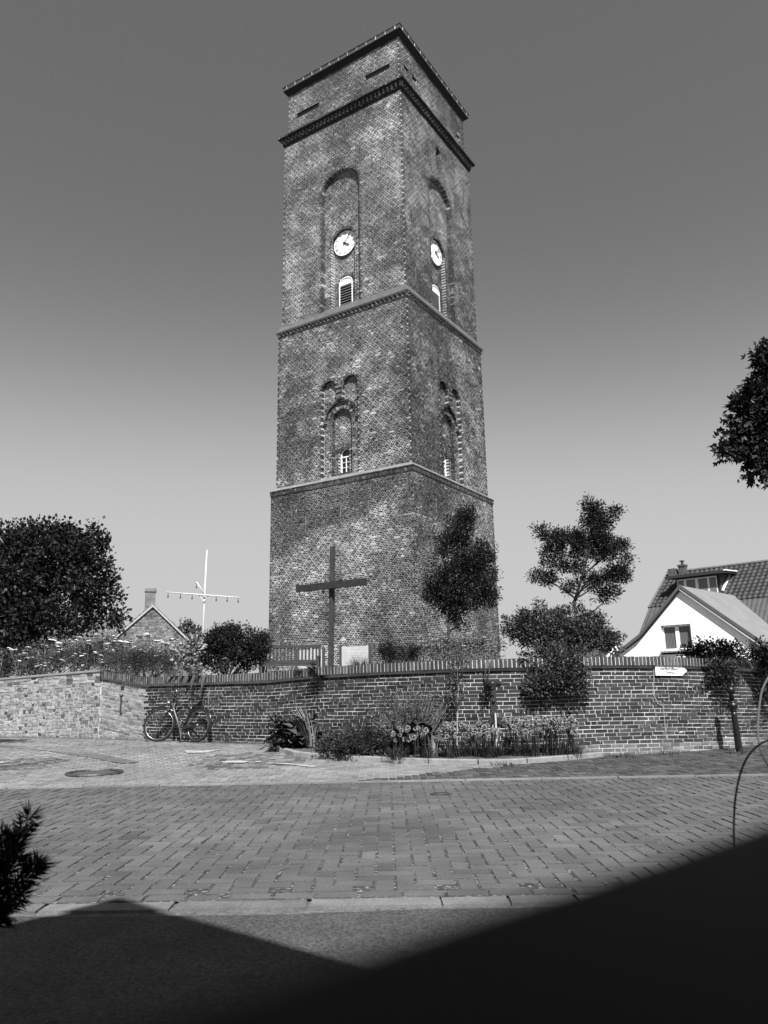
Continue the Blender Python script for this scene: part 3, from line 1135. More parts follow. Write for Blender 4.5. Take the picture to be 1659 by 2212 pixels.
# ---- clocks
M_DIAL = mat('clock_dial', .85, rough=.45, spec=.3)
M_HAND = mat('clock_black', .012, rough=.6)
M_NUM = mat('clock_numerals', .03, rough=.7)
ROM = ['XII', 'I', 'II', 'III', 'IV', 'V', 'VI', 'VII', 'VIII', 'IX', 'X', 'XI']
ROMG = {r: text_geo(r, .27, 0, .006) for r in ROM}
for fc, (hh, mm_) in (('L', (4.12, 1.4)), ('R', (4.12, 1.4))):
    n, t = FACES[fc]
    n3, t3, z3 = np.array([n[0], n[1], 0]), np.array([t[0], t[1], 0]), np.array([0, 0, 1.0])
    cc = tp(fc, 0, 25.62, HB, .43)
    dial = MB().lathe(cc, [(.77, -.04), (.77, .01), (.755, .02), (.001, .02)], 48, t3, z3, n3).build('clock', M_DIAL, tower)
    MB().torus(cc + n3 * .012, t3, z3, .765, .022, 48, 6).build('rim', M_HAND, dial, True)
    mb = MB()
    for i, r in enumerate(ROM):
        a = math.pi / 2 - i * math.pi / 6
        d = math.cos(a) * t3 + math.sin(a) * z3
        e = math.sin(a) * t3 - math.cos(a) * z3
        V, Fa = ROMG[r]
        mb.poly([cc + n3 * .024 + d * (.59 + y * .95) + e * x * .66 for x, y, _ in V], Fa)
    mb.build('numerals', M_NUM, dial)
    for nm, hv, L, wd, dep in (('hour_hand', hh, .46, .045, .055), ('minute_hand', mm_, .70, .026, .075)):
        a = math.pi / 2 - hv * math.pi / 6
        d = math.cos(a) * t3 + math.sin(a) * z3
        e = math.sin(a) * t3 - math.cos(a) * z3
        c0 = cc + n3 * dep
        mb = MB()
        prof = [(-.12, wd * .6), (0, wd), (L * .55, wd * .7), (L * .62, wd * 1.9), (L * .7, wd * .7), (L, .006)]
        pts = [c0 + d * x + e * w for x, w in prof] + [c0 + d * x - e * w for x, w in reversed(prof)]
        mb.prism(pts, n3 * .012)
        mb.lathe(c0 - n3 * .04, [(.05, 0), (.05, .055), (.001, .055)], 12, t3, z3, n3)
        mb.build(nm, M_HAND, dial)


# ---- louvred belfry openings and small arched windows
def arch_ring(mb, fc, h, spec, w, d0, d1):
    c, hw, z0, zs, rise = spec
    out = arch_poly(spec, 16)
    inn = arch_poly((c, hw - w, z0 + w, zs, rise - w), 16)
    n = FACES[fc][0]
    N = len(out)
    P = [tp(fc, s, z, h, d0) for s, z in out] + [tp(fc, s, z, h, d0) for s, z in inn] + [tp(fc, s, z, h, d1) for s, z in out] + [tp(fc, s, z, h, d1) for s, z in inn]
    F_ = []
    for i in range(N):
        k = (i + 1) % N
        F_ += [(i, k, N + k, N + i), (2 * N + i, 3 * N + i, 3 * N + k, 2 * N + k), (N + i, N + k, 3 * N + k, 3 * N + i), (i, 2 * N + i, 2 * N + k, k)]
    mb.poly(P, F_)


for fc in 'LR':
    n, t = FACES[fc]
    n3, t3, z3 = np.array([n[0], n[1], 0]), np.array([t[0], t[1], 0]), np.array([0, 0, 1.0])
    # louvre
    mb = MB(); arch_ring(mb, fc, HB, (0, .455, 21.5, 23.2, .35), .05, .48, .56)
    fr = mb.build('louvre_window', M_WHITE, tower)
    # white board filling the arch head
    hp = [(s, z) for s, z in arch_poly((0, .40, 23.12, 23.2, .30), 16)]
    MB().prism([tp(fc, s, z, HB, .52) for s, z in hp], -n3 * .03).build('head_board', M_WHITE, fr)
    MB().prism([tp(fc, s, z, HB, .64) for s, z in arch_poly((0, .45, 21.5, 23.2, .35), 12)], -n3 * .01).build('dark_backing', M_BLACK, fr)  # black sheet standing in for the dark hollow behind the slats
    for k in range(10):
        z = 21.66 + k * .155
        MB().box(tp(fc, 0, z, HB, .545), (t3 * .395, n3 * .075 - z3 * .035, (z3 * .9 + n3 * .4) * .011)).build('slat', mat('louvre_slat', .42, rough=.6), fr)
    # small arched window: frame, mullion, bars, panes
    mb = MB(); arch_ring(mb, fc, HC, (0, .335, 12.15, 13.18, .335), .055, .56, .64)
    fr = mb.build('arched_window', M_WHITE, tower)
    MB().prism([tp(fc, s, z, HC, .625) for s, z in arch_poly((0, .30, 12.18, 13.18, .30), 16)], -n3 * .01).build('pane', M_GLASS, fr)
    mb = MB()
    mb.box(tp(fc, 0, 13.05, HC, .59), (t3 * .29, n3 * .03, z3 * .026))
    mb.box(tp(fc, 0, 12.6, HC, .59), (t3 * .014, n3 * .025, z3 * .42))
    for z in (12.48, 12.76):
        mb.box(tp(fc, 0, z, HC, .595), (t3 * .29, n3 * .018, z3 * .010))
    mb.build('glazing_bar', M_WHITE, fr)
    mb = MB()
    for k in range(8):
        mb.box(tp(fc, -.37 + k * .106, 12.10, HC, .45), (t3 * .044, n3 * .10, z3 * .05))
    mb.build('sill', M_CORE2, fr)
    hs = [(0, .335, 12.15, 13.18, .335)]
# black sheets standing in for the shade inside the attic slots, and a niche board
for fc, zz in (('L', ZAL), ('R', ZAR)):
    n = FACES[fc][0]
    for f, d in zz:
        MB().prism([tp(fc, s, z, HA, .06) for s, z in arch_poly(f.spec)], -np.array([n[0], n[1], 0]) * .02).build('slot_shade', M_BLACK, tower)
MB().prism([tp('R', s, z, HB, .36) for s, z in arch_poly((.0, .22, 30.98, 32.2, .2), 10)], -np.array([NR[0], NR[1], 0]) * .02).build('niche_board', mat('niche_board', .3, noise=[(5, .8, 1.2, 3)]), tower)
# ================================================================== WALLS
def frame_at(s):
    p, t = wpos(s), wtan(s)
    return p, np.array([t[0], t[1], 0]), np.array([t[1], -t[0], 0])      # tangent, outward (to the camera)


def wall_core(name, s0, s1, mat_, parent, top_off, thick=.34, n=80, off=.002):
    V, Fa = [], []
    for i, s in enumerate(np.linspace(s0, s1, n)):
        p, t, nn = frame_at(s)
        f = np.array([p[0], p[1], 0]) + nn * off
        b = f - nn * thick
        zt = wtop(s) - top_off
        zb = float(zg(p[0], p[1])) - .2
        V += [f + (0, 0, zb), f + (0, 0, zt), b + (0, 0, zt), b + (0, 0, zb)]
    for i in range(n - 1):
        for k in range(4):
            k2 = (k + 1) % 4
            Fa.append((4 * i + k, 4 * i + 4 + k, 4 * i + 4 + k2, 4 * i + k2))
    Fa.append((0, 1, 2, 3)); e = 4 * (n - 1); Fa.append((e, e + 3, e + 2, e + 1))
    me = mesh_np(name, V, Fa)
    return link(name, me, parent, mat_)


p0, t0_, n0_ = frame_at(S_DARK)
wall = thing('garden_wall', 'curved dark brick retaining wall with rowlock coping in front of the tower', 'wall', (p0[0], p0[1], .15))
S_END = _WS[-1]
wall_core('wall_core', S_OLD, S_END, M_WM, wall, .15, n=600, off=.0015)
Cn, AX, T = [], [], []
PIT, BL = .0635, .226
SAVG = np.arange(S_OLD - BL + .02, S_END, BL)
for r in range(26):
    off = (BL / 2 if r % 2 else 0) + (.03 * math.sin(r * 2.3))
    for s in SAVG + off:
        e_ = s + BL
        s = max(s, S_OLD + .006)
        L = e_ - s
        sc = s + L / 2
        if L < .05 or sc > S_END - .1:
            continue
        p, t, nn = frame_at(sc)
        z = wtop(sc) - .195 - (r + .5) * PIT + .004 * math.sin(s * 3 + r)
        gz = float(zg(p[0], p[1]))
        if z < gz - .025:
            continue
        pale = sc < S_DARK
        low = z < gz + .16
        u = 829.5 + FPX * p[0] / (p[1] * cp)
        k = fbm(s * .9, z * 2.5, 4)
        if pale:
            tn = rng.uniform(.10, .24)
        else:
            tn = rng.uniform(.007, .030) * (.5 + 1.0 * k)
            if u > 1050:
                tn *= 1.35 + .9 * (fbm(s * .5 + 9, z) > .5)
            if low and u > 1200:
                tn = rng.uniform(.06, .14)
            if rng.random() < .07:
                tn *= 1.7
        halves = [(sc, L)]
        if rng.random() < .10 and L > .2:
            halves = [(s + L * .25, L / 2), (s + L * .75, L / 2)]
        for c_, l_ in halves:
            pq, t, nn = frame_at(c_)
            pr = rng.normal(0, .001)
            Cn.append(np.array([pq[0], pq[1], z]) + nn * (pr - .03)); T.append(tn * rng.uniform(.9, 1.1))
            dz = (wtop(c_ + .05) - wtop(c_ - .05)) / .1
            tt = t + np.array([0, 0, dz])
            AX.append((tt * (l_ / 2 - .0058), nn * .036, np.array([0, 0, PIT / 2 - .0060])))
Cn, AX, T = np.array(Cn), np.array(AX), np.array(T)
dist = np.linalg.norm(Cn - np.array([1.5, 0, EYE]), axis=1)
inbed = (Cn[:, 0] > -2.0) & (Cn[:, 0] < 3.2) & (Cn[:, 2] < .75)
order = np.argsort(dist + np.where(inbed, 50, 0))
s_, r_ = order[:300], order[300:]
pieces('brick', wall, unit_cubes('wall_brick', 10, .012), M_WBo, Cn[s_], AX[s_], T[s_])
o = link('brickwork', boxes('brickwork', Cn[r_], AX[r_], T[r_], .0014), wall, M_WB); o['kind'] = 'stuff'
# rowlock coping, every brick its own piece
Cn, AX, T = [], [], []
ss = np.arange(S_OLD + .03, S_END - .2, .0735)
for s in ss:
    p, t, nn = frame_at(s)
    zt = wtop(s)
    Cn.append(np.array([p[0], p[1], zt - .074 + rng.normal(0, .002)]) - nn * (.115 - .075)); T.append(rng.uniform(.02, .065) * (1.0 if rng.random() > .12 else 1.6))
    AX.append((t * (.0735 / 2 - .0085), nn * .115, np.array([0, 0, .073])))
Cn, AX, T = np.array(Cn), np.array(AX), np.array(T)
uu = 829.5 + FPX * Cn[:, 0] / (Cn[:, 1] * cp)
order = np.argsort(np.where((uu > 200) & (uu < 1670), 0, 100) + np.linalg.norm(Cn, axis=1))
s_, r_ = order[:300], order[300:]
pieces('coping_brick', wall, unit_cubes('coping_brick', 8, .02), M_WBo, Cn[s_], AX[s_], T[s_])
if len(r_):
    o = link('coping_bricks', boxes('coping_bricks', Cn[r_], AX[r_], T[r_], .0014), wall, M_WB); o['kind'] = 'stuff'
# bedding under the coping
V, Fa = [], []
n = 150
for i, s in enumerate(np.linspace(S_OLD + .02, S_END - .15, n)):
    p, t, nn = frame_at(s)
    f = np.array([p[0], p[1], 0])
    zt = wtop(s)
    V += [f + nn * .066 + (0, 0, zt - .150), f + nn * .066 + (0, 0, zt - .008), f - nn * .17 + (0, 0, zt - .008), f - nn * .17 + (0, 0, zt - .152)]
for i in range(n - 1):
    for k in range(4):
        k2 = (k + 1) % 4
        Fa.append((4 * i + k, 4 * i + 4 + k, 4 * i + 4 + k2, 4 * i + k2))
link('coping_bed', mesh_np('coping_bed', V, Fa), wall, M_WM)
# two repaired mortar seams
wat = lambda u, v, pr=.004: None


def on_wall(u, v, pr=.004):
    s = s_of_u(u)
    for _ in range(4):
        p, t, nn = frame_at(s)
        q = at(u, v, p[1])
        s += float((q[:2] - p) @ t[:2]) * .9
    p, t, nn = frame_at(s)
    q = at(u, v, p[1])
    return np.array([p[0], p[1], q[2]]) + nn * pr, t, nn


for path, w in (([(452, 1487), (451, 1515), (449.5, 1540), (449, 1560), (450, 1590)], .006), ([(1411.5, 1437), (1412, 1472), (1410, 1498), (1420.5, 1519.5), (1432, 1525), (1437, 1580), (1438.5, 1594)], .006)):
    mb = MB()
    for a, b in zip(path[:-1], path[1:]):
        A_, t, nn = on_wall(*a); B_, _, _ = on_wall(*b)
        d = B_ - A_
        L = np.linalg.norm(d)
        d /= L
        mb.box((A_ + B_) / 2, (d * (L / 2 + .004), nn * .006, np.cross(d, nn) * w))
    mb.build('mortar_seam', mat('seam_mortar', .26, noise=[(20, .7, 1.2, 3)]), wall)
# iron anchors on the wall face
q, t, nn = on_wall(1066, 1514, .02)
z3 = np.array([0, 0, 1.0])


def scroll(mb, base, sgn, up, R=.085, th=.036):
    cc = base + t * sgn * (R + .006)
    pts = [cc + R * (-sgn * math.cos(a) * t + up * math.sin(a) * z3) for a in np.linspace(0, 2.15, 10)]
    prev = None
    for i in range(9):
        d = pts[i + 1] - pts[i]; L = np.linalg.norm(d); d /= L
        mb.box((pts[i] + pts[i + 1]) / 2, (d * (L / 2 + .004), nn * .022, np.cross(d, nn) * th * (1 - .03 * i)))


mb = MB()
q = q - (0, 0, .0)
mb.box(q, (t * .052, nn * .02, z3 * .235))
for sgn in (-1, 1):
    scroll(mb, q + z3 * .22, sgn, 1)
    scroll(mb, q - z3 * .22, sgn, -1, .15)
mb.lathe(q + nn * .01, [(.03, 0), (.03, .03), (.018, .05), (.001, .05)], 10, t, z3, nn)
mb.build('wall_anchor', M_ANCH, wall)
q, t, nn = on_wall(262, 1521, .012)
mb = MB()
mb.tube([q - z3 * .21 + t * .05, q - z3 * .19, q + z3 * .02, q + z3 * .18], .021, 7)
mb.tube([q + z3 * .16, q + z3 * .215 + t * .055], .021, 7)
mb.tube([q + z3 * .16, q + z3 * .215 - t * .055], .021, 7)
mb.build('wall_anchor', M_ANCH, wall)
q, t, nn = on_wall(265, 1486, .006)
MB().box(q, (t * .05, nn * .008, z3 * .045)).build('vent_plate', M_ANCH, wall)

# ---- older pale wall on the left
po, to, no = frame_at(S_OLD - .4)
owall = thing('old_wall', 'older pale rough brick wall at the left with crumbling bricks', 'wall', (po[0], po[1], .15))
wall_core('wall_core', 0.3, S_OLD - .005, mat('old_mortar', .36, noise=[(4, .75, 1.2, 4), (25, .8, 1.2, 3)], bump=(40, .6, .01)), owall, .03, n=70, off=-.001)
Cn, AX, T = [], [], []
for r in range(22):
    pit = .079
    s = .4 + .07 * (r % 2) + rng.uniform(0, .05)
    while s < S_OLD - .05:
        big = r < 3
        L = rng.uniform(.20, .30) if (big or rng.random() < .12) else rng.uniform(.10, .16)
        L = min(L, S_OLD - .004 - s)
        sc = s + L / 2
        s += L
        p, t, nn = frame_at(sc)
        z = wtop(sc) - .05 - (r + .5) * pit + rng.normal(0, .002)
        if z < float(zg(p[0], p[1])) - .02 or L < .05:
            continue
        k = fbm(sc * .8, z * 2 + 7, 4)
        tn = rng.uniform(.14, .27) * (.65 + .7 * k)
        if rng.random() < .09 + .25 * (r < 3):
            tn = rng.uniform(.035, .09)
        pr = float(np.clip(rng.normal(0, .004), -.006, .01))
        Cn.append(np.array([p[0], p[1], z]) + nn * (pr - .03)); T.append(tn)
        AX.append((t * (L / 2 - rng.uniform(.006, .014)), nn * .038, np.array([0, 0, pit / 2 - rng.uniform(.006, .010)])))
Cn, AX, T = np.array(Cn), np.array(AX), np.array(T)
uu = 829.5 + FPX * Cn[:, 0] / (Cn[:, 1] * cp)
order = np.argsort(np.where(uu > -10, 0, 100) + np.linalg.norm(Cn, axis=1))
s_, r_ = order[:300], order[300:]
pieces('brick', owall, unit_cubes('old_brick', 10, .05), M_WBo, Cn[s_], AX[s_], T[s_])
o = link('brickwork', boxes('brickwork', Cn[r_], AX[r_], T[r_], .004), owall, M_WB); o['kind'] = 'stuff'
mb = MB()
for a in np.arange(.4, S_OLD - .1, .5):
    b = min(a + .5, S_OLD - .02)
    pa, ta, na = frame_at(a); pb, tb, nb = frame_at(b)
    A_ = np.array([pa[0], pa[1], wtop(a) - .012]) - na * .12; B_ = np.array([pb[0], pb[1], wtop(b) - .012]) - nb * .12
    d = (B_ - A_) / 2
    mb.box((A_ + B_) / 2, (d * 1.01, na * .15, z3 * .024))
mb.build('capping', M_CONC, owall)

# ================================================================== FLOWER BED KERB
KP = np.array([gh(u, v)[:2] for u, v in [(597, 1624), (617, 1628), (639, 1633.6), (715, 1640), (791, 1644.6), (927, 1650), (1063, 1652), (1127, 1650), (1220, 1643), (1304, 1635)]])
ks = spline(KP, 12)
kss = np.concatenate([[0], np.cumsum(np.linalg.norm(np.diff(ks, axis=0), axis=1))])
kpos = lambda s: np.stack([np.interp(s, kss, ks[:, 0]), np.interp(s, kss, ks[:, 1])], -1)
kerb = thing('flower_bed_kerb', 'low curved pale concrete kerb round the flower bed at the wall foot', 'kerb', (ks[60][0], ks[60][1], 0))
KL = kss[-1]
k = int(round(KL / .82))
for i in range(k):
    a, b = KL * i / k + .011, KL * (i + 1) / k - .011
    mb = MB()
    V, Fa = [], []
    m = 6
    for q in range(m):
        s = a + (b - a) * q / (m - 1)
        p = kpos(s); d = kpos(s + .03) - kpos(s - .03); d /= np.linalg.norm(d)
        nn2 = np.array([-d[1], d[0]])
        z = float(zg(p[0], p[1]))
        for off, zz in ((0, z - .1), (0, z + .064), (.012, z + .076), (.10, z + .076), (.10, z - .1)):
            V.append((p[0] + nn2[0] * off, p[1] + nn2[1] * off, zz))
    for q in range(m - 1):
        for c in range(5):
            c2 = (c + 1) % 5
            Fa.append((5 * q + c, 5 * q + 5 + c, 5 * q + 5 + c2, 5 * q + c2))
    Fa += [tuple(range(5)), tuple(5 * (m - 1) + c for c in reversed(range(5)))]
    mb.poly(V, Fa).build('kerb_stone', M_CONC, kerb)
# soil of the bed
V = [(p[0], p[1] + .05, float(zg(p[0], p[1])) + .05) for p in ks]
n1 = len(V)
V += [(p[0], float(wy(p[0])) + .02, float(zg(p[0], wy(p[0]))) + .07) for p in ks]
o = struct(link('flower_bed_ground', mesh_np('flower_bed_ground', V, [(i, i + 1, n1 + i + 1, n1 + i) for i in range(n1 - 1)]), None, M_EARTH))
# ================================================================== HOUSES
def pantile(w, l, amp=.035, seg=6, th=.014):
    """one S-shaped clay tile, x across, y down the slope, z out of the roof; unit sizes w x l"""
    V, Fa = [], []
    for k in range(seg + 1):
        x = k / seg
        z = amp * math.sin(2 * math.pi * (x - .12)) * (1 if x < .62 else .7)
        for y, zz in ((0, 0.0), (1, .022)):
            V += [((x - .5) * w * 1.08, (y - .5) * l * 1.12, z + zz), ((x - .5) * w * 1.08, (y - .5) * l * 1.12, z + zz - th)]
    for k in range(seg):
        a, b = 4 * k, 4 * k + 4
        Fa += [(a, b, b + 2, a + 2), (a + 2, b + 2, b + 3, a + 3)]
    return V, Fa


def inside(poly, x, y):
    c = False
    n = len(poly)
    for i in range(n):
        x1, y1 = poly[i]; x2, y2 = poly[(i + 1) % n]
        if (y1 > y) != (y2 > y) and x < (x2 - x1) * (y - y1) / (y2 - y1) + x1:
            c = not c
    return c


def tile_roof(parent, O, e, g, poly, w, l, tone, limit=300, skip=None, near=None):
    """lay tiles on the roof plane through O with axes e (along) and g (down)"""
    O, e, g = [np.asarray(q, float) for q in (O, e, g)]
    n = np.cross(e, -g); n /= np.linalg.norm(n)
    if n[2] < 0:
        n = -n
    xs = [p[0] for p in poly]; ys = [p[1] for p in poly]
    cells = []
    a = min(xs) + w / 2
    while a < max(xs):
        b = min(ys) + l / 2
        while b < max(ys):
            if inside(poly, a, b) and not (skip and inside(skip, a, b)):
                cells.append((a, b))
            b += l
        a += w
    V, Fa = pantile(w, l)
    me = mesh_np('roof_tile', V, Fa, smooth=True)
    me.materials.append(M_TILE)
    cells.sort(key=lambda q: np.linalg.norm(O + e * q[0] + g * q[1]))
    for i, (a, b) in enumerate(cells[:limit]):
        o = link('roof_tile', me, parent)
        c = O + e * a + g * b + n * .05
        o.matrix_basis = mat4(c, (e, g, n))
        q = float(rng.uniform(*tone)); o.color = (q, q, q, 1)
    rest = cells[limit:]
    if rest:
        VV, FF, TT = [], [], []
        B3 = np.array(V)
        for a, b in rest:
            c = O + e * a + g * b + n * .05
            k = len(VV)
            VV.extend(c + B3[:, 0:1] * e + B3[:, 1:2] * g + B3[:, 2:3] * n)
            FF.extend([tuple(k * 1 + q for q in f) for f in Fa])
            TT += [rng.uniform(*tone)] * len(B3)
        o = link('roof_tiles', mesh_np('roof_tiles', np.array(VV), np.array(FF), np.array(TT), True), parent, M_TILEa)
        o['kind'] = 'stuff'
    MB().poly([O + e * a + g * b - n * .01 for a, b in poly], [tuple(range(len(poly)))]).build('roof_deck', mat('roof_deck', .05), parent)
    return n


# ---- white gabled house on the right
e45 = np.array([.707, -.707, 0]); b45 = np.array([.707, .707, 0]); z3 = np.array([0, 0, 1.0])
AP = np.array([11.72, 30.0, 4.82])
wh = thing('white_gabled_house', 'small white rendered house with a steep gable, one window and smooth grey roof', 'house', (AP[0], AP[1], .5))
gab = [(-2.95, .3), (2.5, .3), (2.5, 2.72), (0, 4.78), (-1.85, 2.98), (-2.95, 2.32)]
gp = lambda s, z, d=0.0: np.array([AP[0], AP[1], 0]) + e45 * s + z3 * z + b45 * d
win = (-1.02, .20, 2.42, 3.42)     # s0 s1 z0 z1 opening
# gable wall as panels round the opening, 0.3 m thick
mb = MB()
for poly in ([(-2.95, .3), (2.5, .3), (2.5, win[2]), (-2.95, win[2])],
             [(-2.78, win[2]), (win[0], win[2]), (win[0], win[3]), (-1.40, win[3]), (-1.85, 2.98)],
             [(win[1], win[2]), (2.5, win[2]), (2.5, 2.72), (1.65, win[3]), (win[1], win[3])],
             [(-1.40, win[3]), (1.65, win[3]), (0, 4.78)]):
    mb.prism([gp(s, z) for s, z in poly], b45 * .3)
mb.build('wall', M_RENDER, wh)
MB().prism([gp(2.5, .3), gp(2.5, 2.7), gp(2.5, 2.7, 9), gp(2.5, .3, 9)], -e45 * .2).build('wall', M_RENDER, wh)
wn = MB()
s0, s1, z0, z1 = win
for a, b, c, d in ((s0, s1, z1 - .07, z1), (s0, s1, z0, z0 + .08), (s0, s0 + .07, z0, z1), (s1 - .07, s1, z0, z1), ((s0 + s1) / 2 - .075, (s0 + s1) / 2 + .075, z0, z1)):
    wn.prism([gp(a, c, .12), gp(b, c, .12), gp(b, d, .12), gp(a, d, .12)], b45 * .06)
wn = wn.build('window', M_WHITE, wh)
for a, b in ((s0 + .07, (s0 + s1) / 2 - .075), ((s0 + s1) / 2 + .075, s1 - .07)):
    MB().prism([gp(a, z0 + .08, .155), gp(b, z0 + .08, .155), gp(b, z1 - .07, .155), gp(a, z1 - .07, .155)], b45 * .01).build('pane', mat('window_glass', .05, rough=.05, spec=.5), wn)
    mb = MB()
    kx = np.linspace(a, b, 9)
    for i in range(8):
        mb.box((gp((kx[i] + kx[i + 1]) / 2, (z0 + z1) / 2, .15)), (e45 * .012, b45 * .003, z3 * (z1 - z0 - .2) / 2))
    mb.build('curtain', mat('curtain', .16, rough=.9), wn)
MB().prism([gp(s0 - .06, z0 - .07, -.08), gp(s1 + .06, z0 - .07, -.08), gp(s1 + .06, z0 - .01, -.08), gp(s0 - .06, z0 - .01, -.08)], b45 * .2).build('sill', M_CONC, wn)
MB().prism([gp(s0 - .03, z0 - .14, -.02), gp(s1 + .03, z0 - .14, -.02), gp(s1 + .03, z0 - .07, -.02), gp(s0 - .03, z0 - .07, -.02)], b45 * .03).build('sill_strip', M_BLACK, wn)  # black strip right below the sill
# roofs
M_FELT = mat('grey_roof_sheet', .16, rough=.75, noise=[(1.5, .88, 1.1, 4), (25, .92, 1.08, 2)])
M_VERGE = mat('verge_trim', .09, rough=.6)
pr = MB()
pr.prism([gp(-.02, 4.93, -.12), gp(2.85, 2.56, -.12), gp(2.85, 2.56, 8), gp(-.02, 4.93, 8)], z3 * -.09)
pr.build('roof', M_FELT, wh)
MB().prism([gp(.0, 4.93, -.12), gp(-1.9, 3.10, -.12), gp(-1.9, 3.10, 8), gp(0, 4.93, 8)], z3 * -.09).build('roof', M_FELT, wh)
MB().prism([gp(-1.88, 3.11, -.12), gp(-3.15, 2.32, -.12), gp(-3.15, 2.32, 8), gp(-1.88, 3.11, 8)], z3 * -.09).build('roof', M_FELT, wh)
mb = MB()
for a, b in (((-.0, 4.96), (2.87, 2.58)), ((0, 4.96), (-1.9, 3.13)), ((-1.88, 3.14), (-3.17, 2.34))):
    mb.prism([gp(a[0], a[1], -.16), gp(b[0], b[1], -.16), gp(b[0], b[1] - .13, -.16), gp(a[0], a[1] - .13, -.16)], b45 * .06)
mb.build('verge', M_VERGE, wh)
mb = MB()
for a, b in (((-.05, 4.83), (2.8, 2.45)),):
    mb.prism([gp(a[0], a[1], -.13), gp(b[0], b[1], -.13), gp(b[0], b[1] - .07, -.13), gp(a[0], a[1] - .07, -.13)], b45 * .05)
mb.build('barge_board', M_WHITE, wh)
MB().tube([gp(2.9, 2.50, -.15), gp(2.9, 2.50, 8)], .06, 8).build('gutter', mat('zinc', .25, rough=.45), wh)
MB().tube([gp(2.86, 2.45, .1), gp(2.62, 2.2, .1), gp(2.62, .4, .1)], .04, 8).build('downpipe', mat('zinc', .25), wh)

# ---- larger house with the tiled roof behind it
RL = np.array([14.35, 38.0, 6.50])
th = thing('tiled_roof_house', 'larger house with dark pantile roof, flat dormer and chimney behind the white house', 'house', (RL[0], RL[1], .5))
g38 = -b45 * .79 - z3 * .613
ext = 1.0
SL = 3.05
poly = [(-.1, 0), (11, 0), (11, SL), (-.1, SL)]
# dormer footprint on the roof plane (along, down)
D0, D1, Dt, Db = 1.05, 3.10, .7, 2.3
tile_roof(th, RL, e45, g38, poly, .235, .30, (.022, .042), 300, skip=[(D0 + .1, Dt + .1), (D1 - .1, Dt + .1), (D1 - .1, Db), (D0 + .1, Db)])
MB().prism([RL + z3 * .05, RL + e45 * 11 + z3 * .05, RL + e45 * 11 + b45 * 4 * .79 - z3 * 4 * .613, RL + b45 * 4 * .79 - z3 * 4 * .613], -z3 * .1).build('roof_back', mat('roof_deck', .05), th)
# lighter profiled lower roof
O2 = RL + g38 * SL + z3 * .03
gl = -b45 * .70 - z3 * .714
V, Fa = [], []
m = 240
for i in range(m + 1):
    x = -.1 + 11.1 * i / m
    zz = .035 * (abs(math.sin(x / .21 * math.pi)) ** .6)
    nn = np.cross(e45, -gl); nn = nn if nn[2] > 0 else -nn
    V += [O2 + e45 * x + nn * zz, O2 + e45 * x + gl * 1.75 + nn * zz]
for i in range(m):
    Fa.append((2 * i, 2 * i + 2, 2 * i + 3, 2 * i + 1))
link('lower_roof', mesh_np('lower_roof', V, Fa), th, mat('profiled_roof', .06, rough=.7, noise=[(3, .8, 1.2, 4)]))
mb = MB()
q = O2 + gl * 1.6
mb.prism([np.array([q[0], q[1], .3]) - b45 * -.3, np.array([q[0], q[1], q[2] - .02]) + b45 * .3, np.array([q[0], q[1], q[2] - .02]) + b45 * .3 + e45 * 11, np.array([q[0], q[1], .3]) + b45 * .3 + e45 * 11], b45 * .25)
mb.build('wall', M_RENDER, th)
# left gable of this house
gq = RL - e45 * -.05
mb = MB().prism([gq - z3 * .08, gq + g38 * SL - z3 * .08, O2 + gl * 1.6 + e45 * .05 - z3 * .1, np.array([*(O2 + gl * 1.6 + e45 * .05)[:2], .3]), np.array([*(gq + b45 * 2.2)[:2], .3]), gq + b45 * 2.2 - z3 * 1.75], e45 * .25)
mb.build('wall', mat('house_brick', .12, noise=[(8, .6, 1.4, 3)]), th)
MB().tube([RL + z3 * .07 - e45 * .15, RL + z3 * .07 + e45 * 11], .085, 8).build('ridge_tiles', mat('ridge_clay', .10, noise=[(6, .7, 1.3, 3)]), th)
MB().tube([RL - e45 * .12 + z3 * .06, RL - e45 * .12 + g38 * SL + z3 * .06], .06, 7).build('verge', mat('ridge_clay', .10), th)
MB().tube([O2 + gl * 1.78 - e45 * .1, O2 + gl * 1.78 + e45 * 11], .06, 8).build('gutter', mat('zinc', .25), th)
# dormer
zr = lambda dn: RL[2] - dn * .613
fx = lambda al, dn, z: np.array([*(RL + e45 * al - b45 * .79 * dn)[:2], z])
ztop = zr(.72) + .05
dm = MB()
dm.prism([fx(D0, Db, zr(Db) - .05), fx(D1, Db, zr(Db) - .05), fx(D1, Db, ztop - .05), fx(D0, Db, ztop - .05)], b45 * .12)
dm = dm.build('dormer', mat('dormer_board', .05, rough=.7), th)
zlo, zhi = zr(Db) + .02, ztop - .18
MB().prism([fx(D0 + .1, Db + .02, zlo), fx(D1 - .1, Db + .02, zlo), fx(D1 - .1, Db + .02, zhi), fx(D0 + .1, Db + .02, zhi)], -b45 * .04).build('window_frame', M_WHITE, dm)
ed = [D0 + .14, D0 + .42, D0 + .54, D0 + .96, D0 + 1.10, D0 + 1.52, D0 + 1.62, D0 + 1.92]
for a, b in zip(ed[0::2], ed[1::2]):
    MB().prism([fx(a, Db + .075, zlo + .05), fx(b, Db + .075, zlo + .05), fx(b, Db + .075, zhi - .06), fx(a, Db + .075, zhi - .06)], -b45 * .01).build('pane', mat('blind_glass', .15, rough=.5, spec=.4, noise=[(60, .8, 1.2, 1)]), dm)
for al, sg2 in ((D0, 1), (D1, -1)):
    MB().prism([fx(al, Db, zr(Db)), fx(al, Db, ztop - .02), fx(al, .75, ztop - .02)], e45 * .1 * sg2).build('cheek', mat('cheek_tile', .09, noise=[(14, .5, 1.5, 2)], bump=(18, .8, .03)), dm)
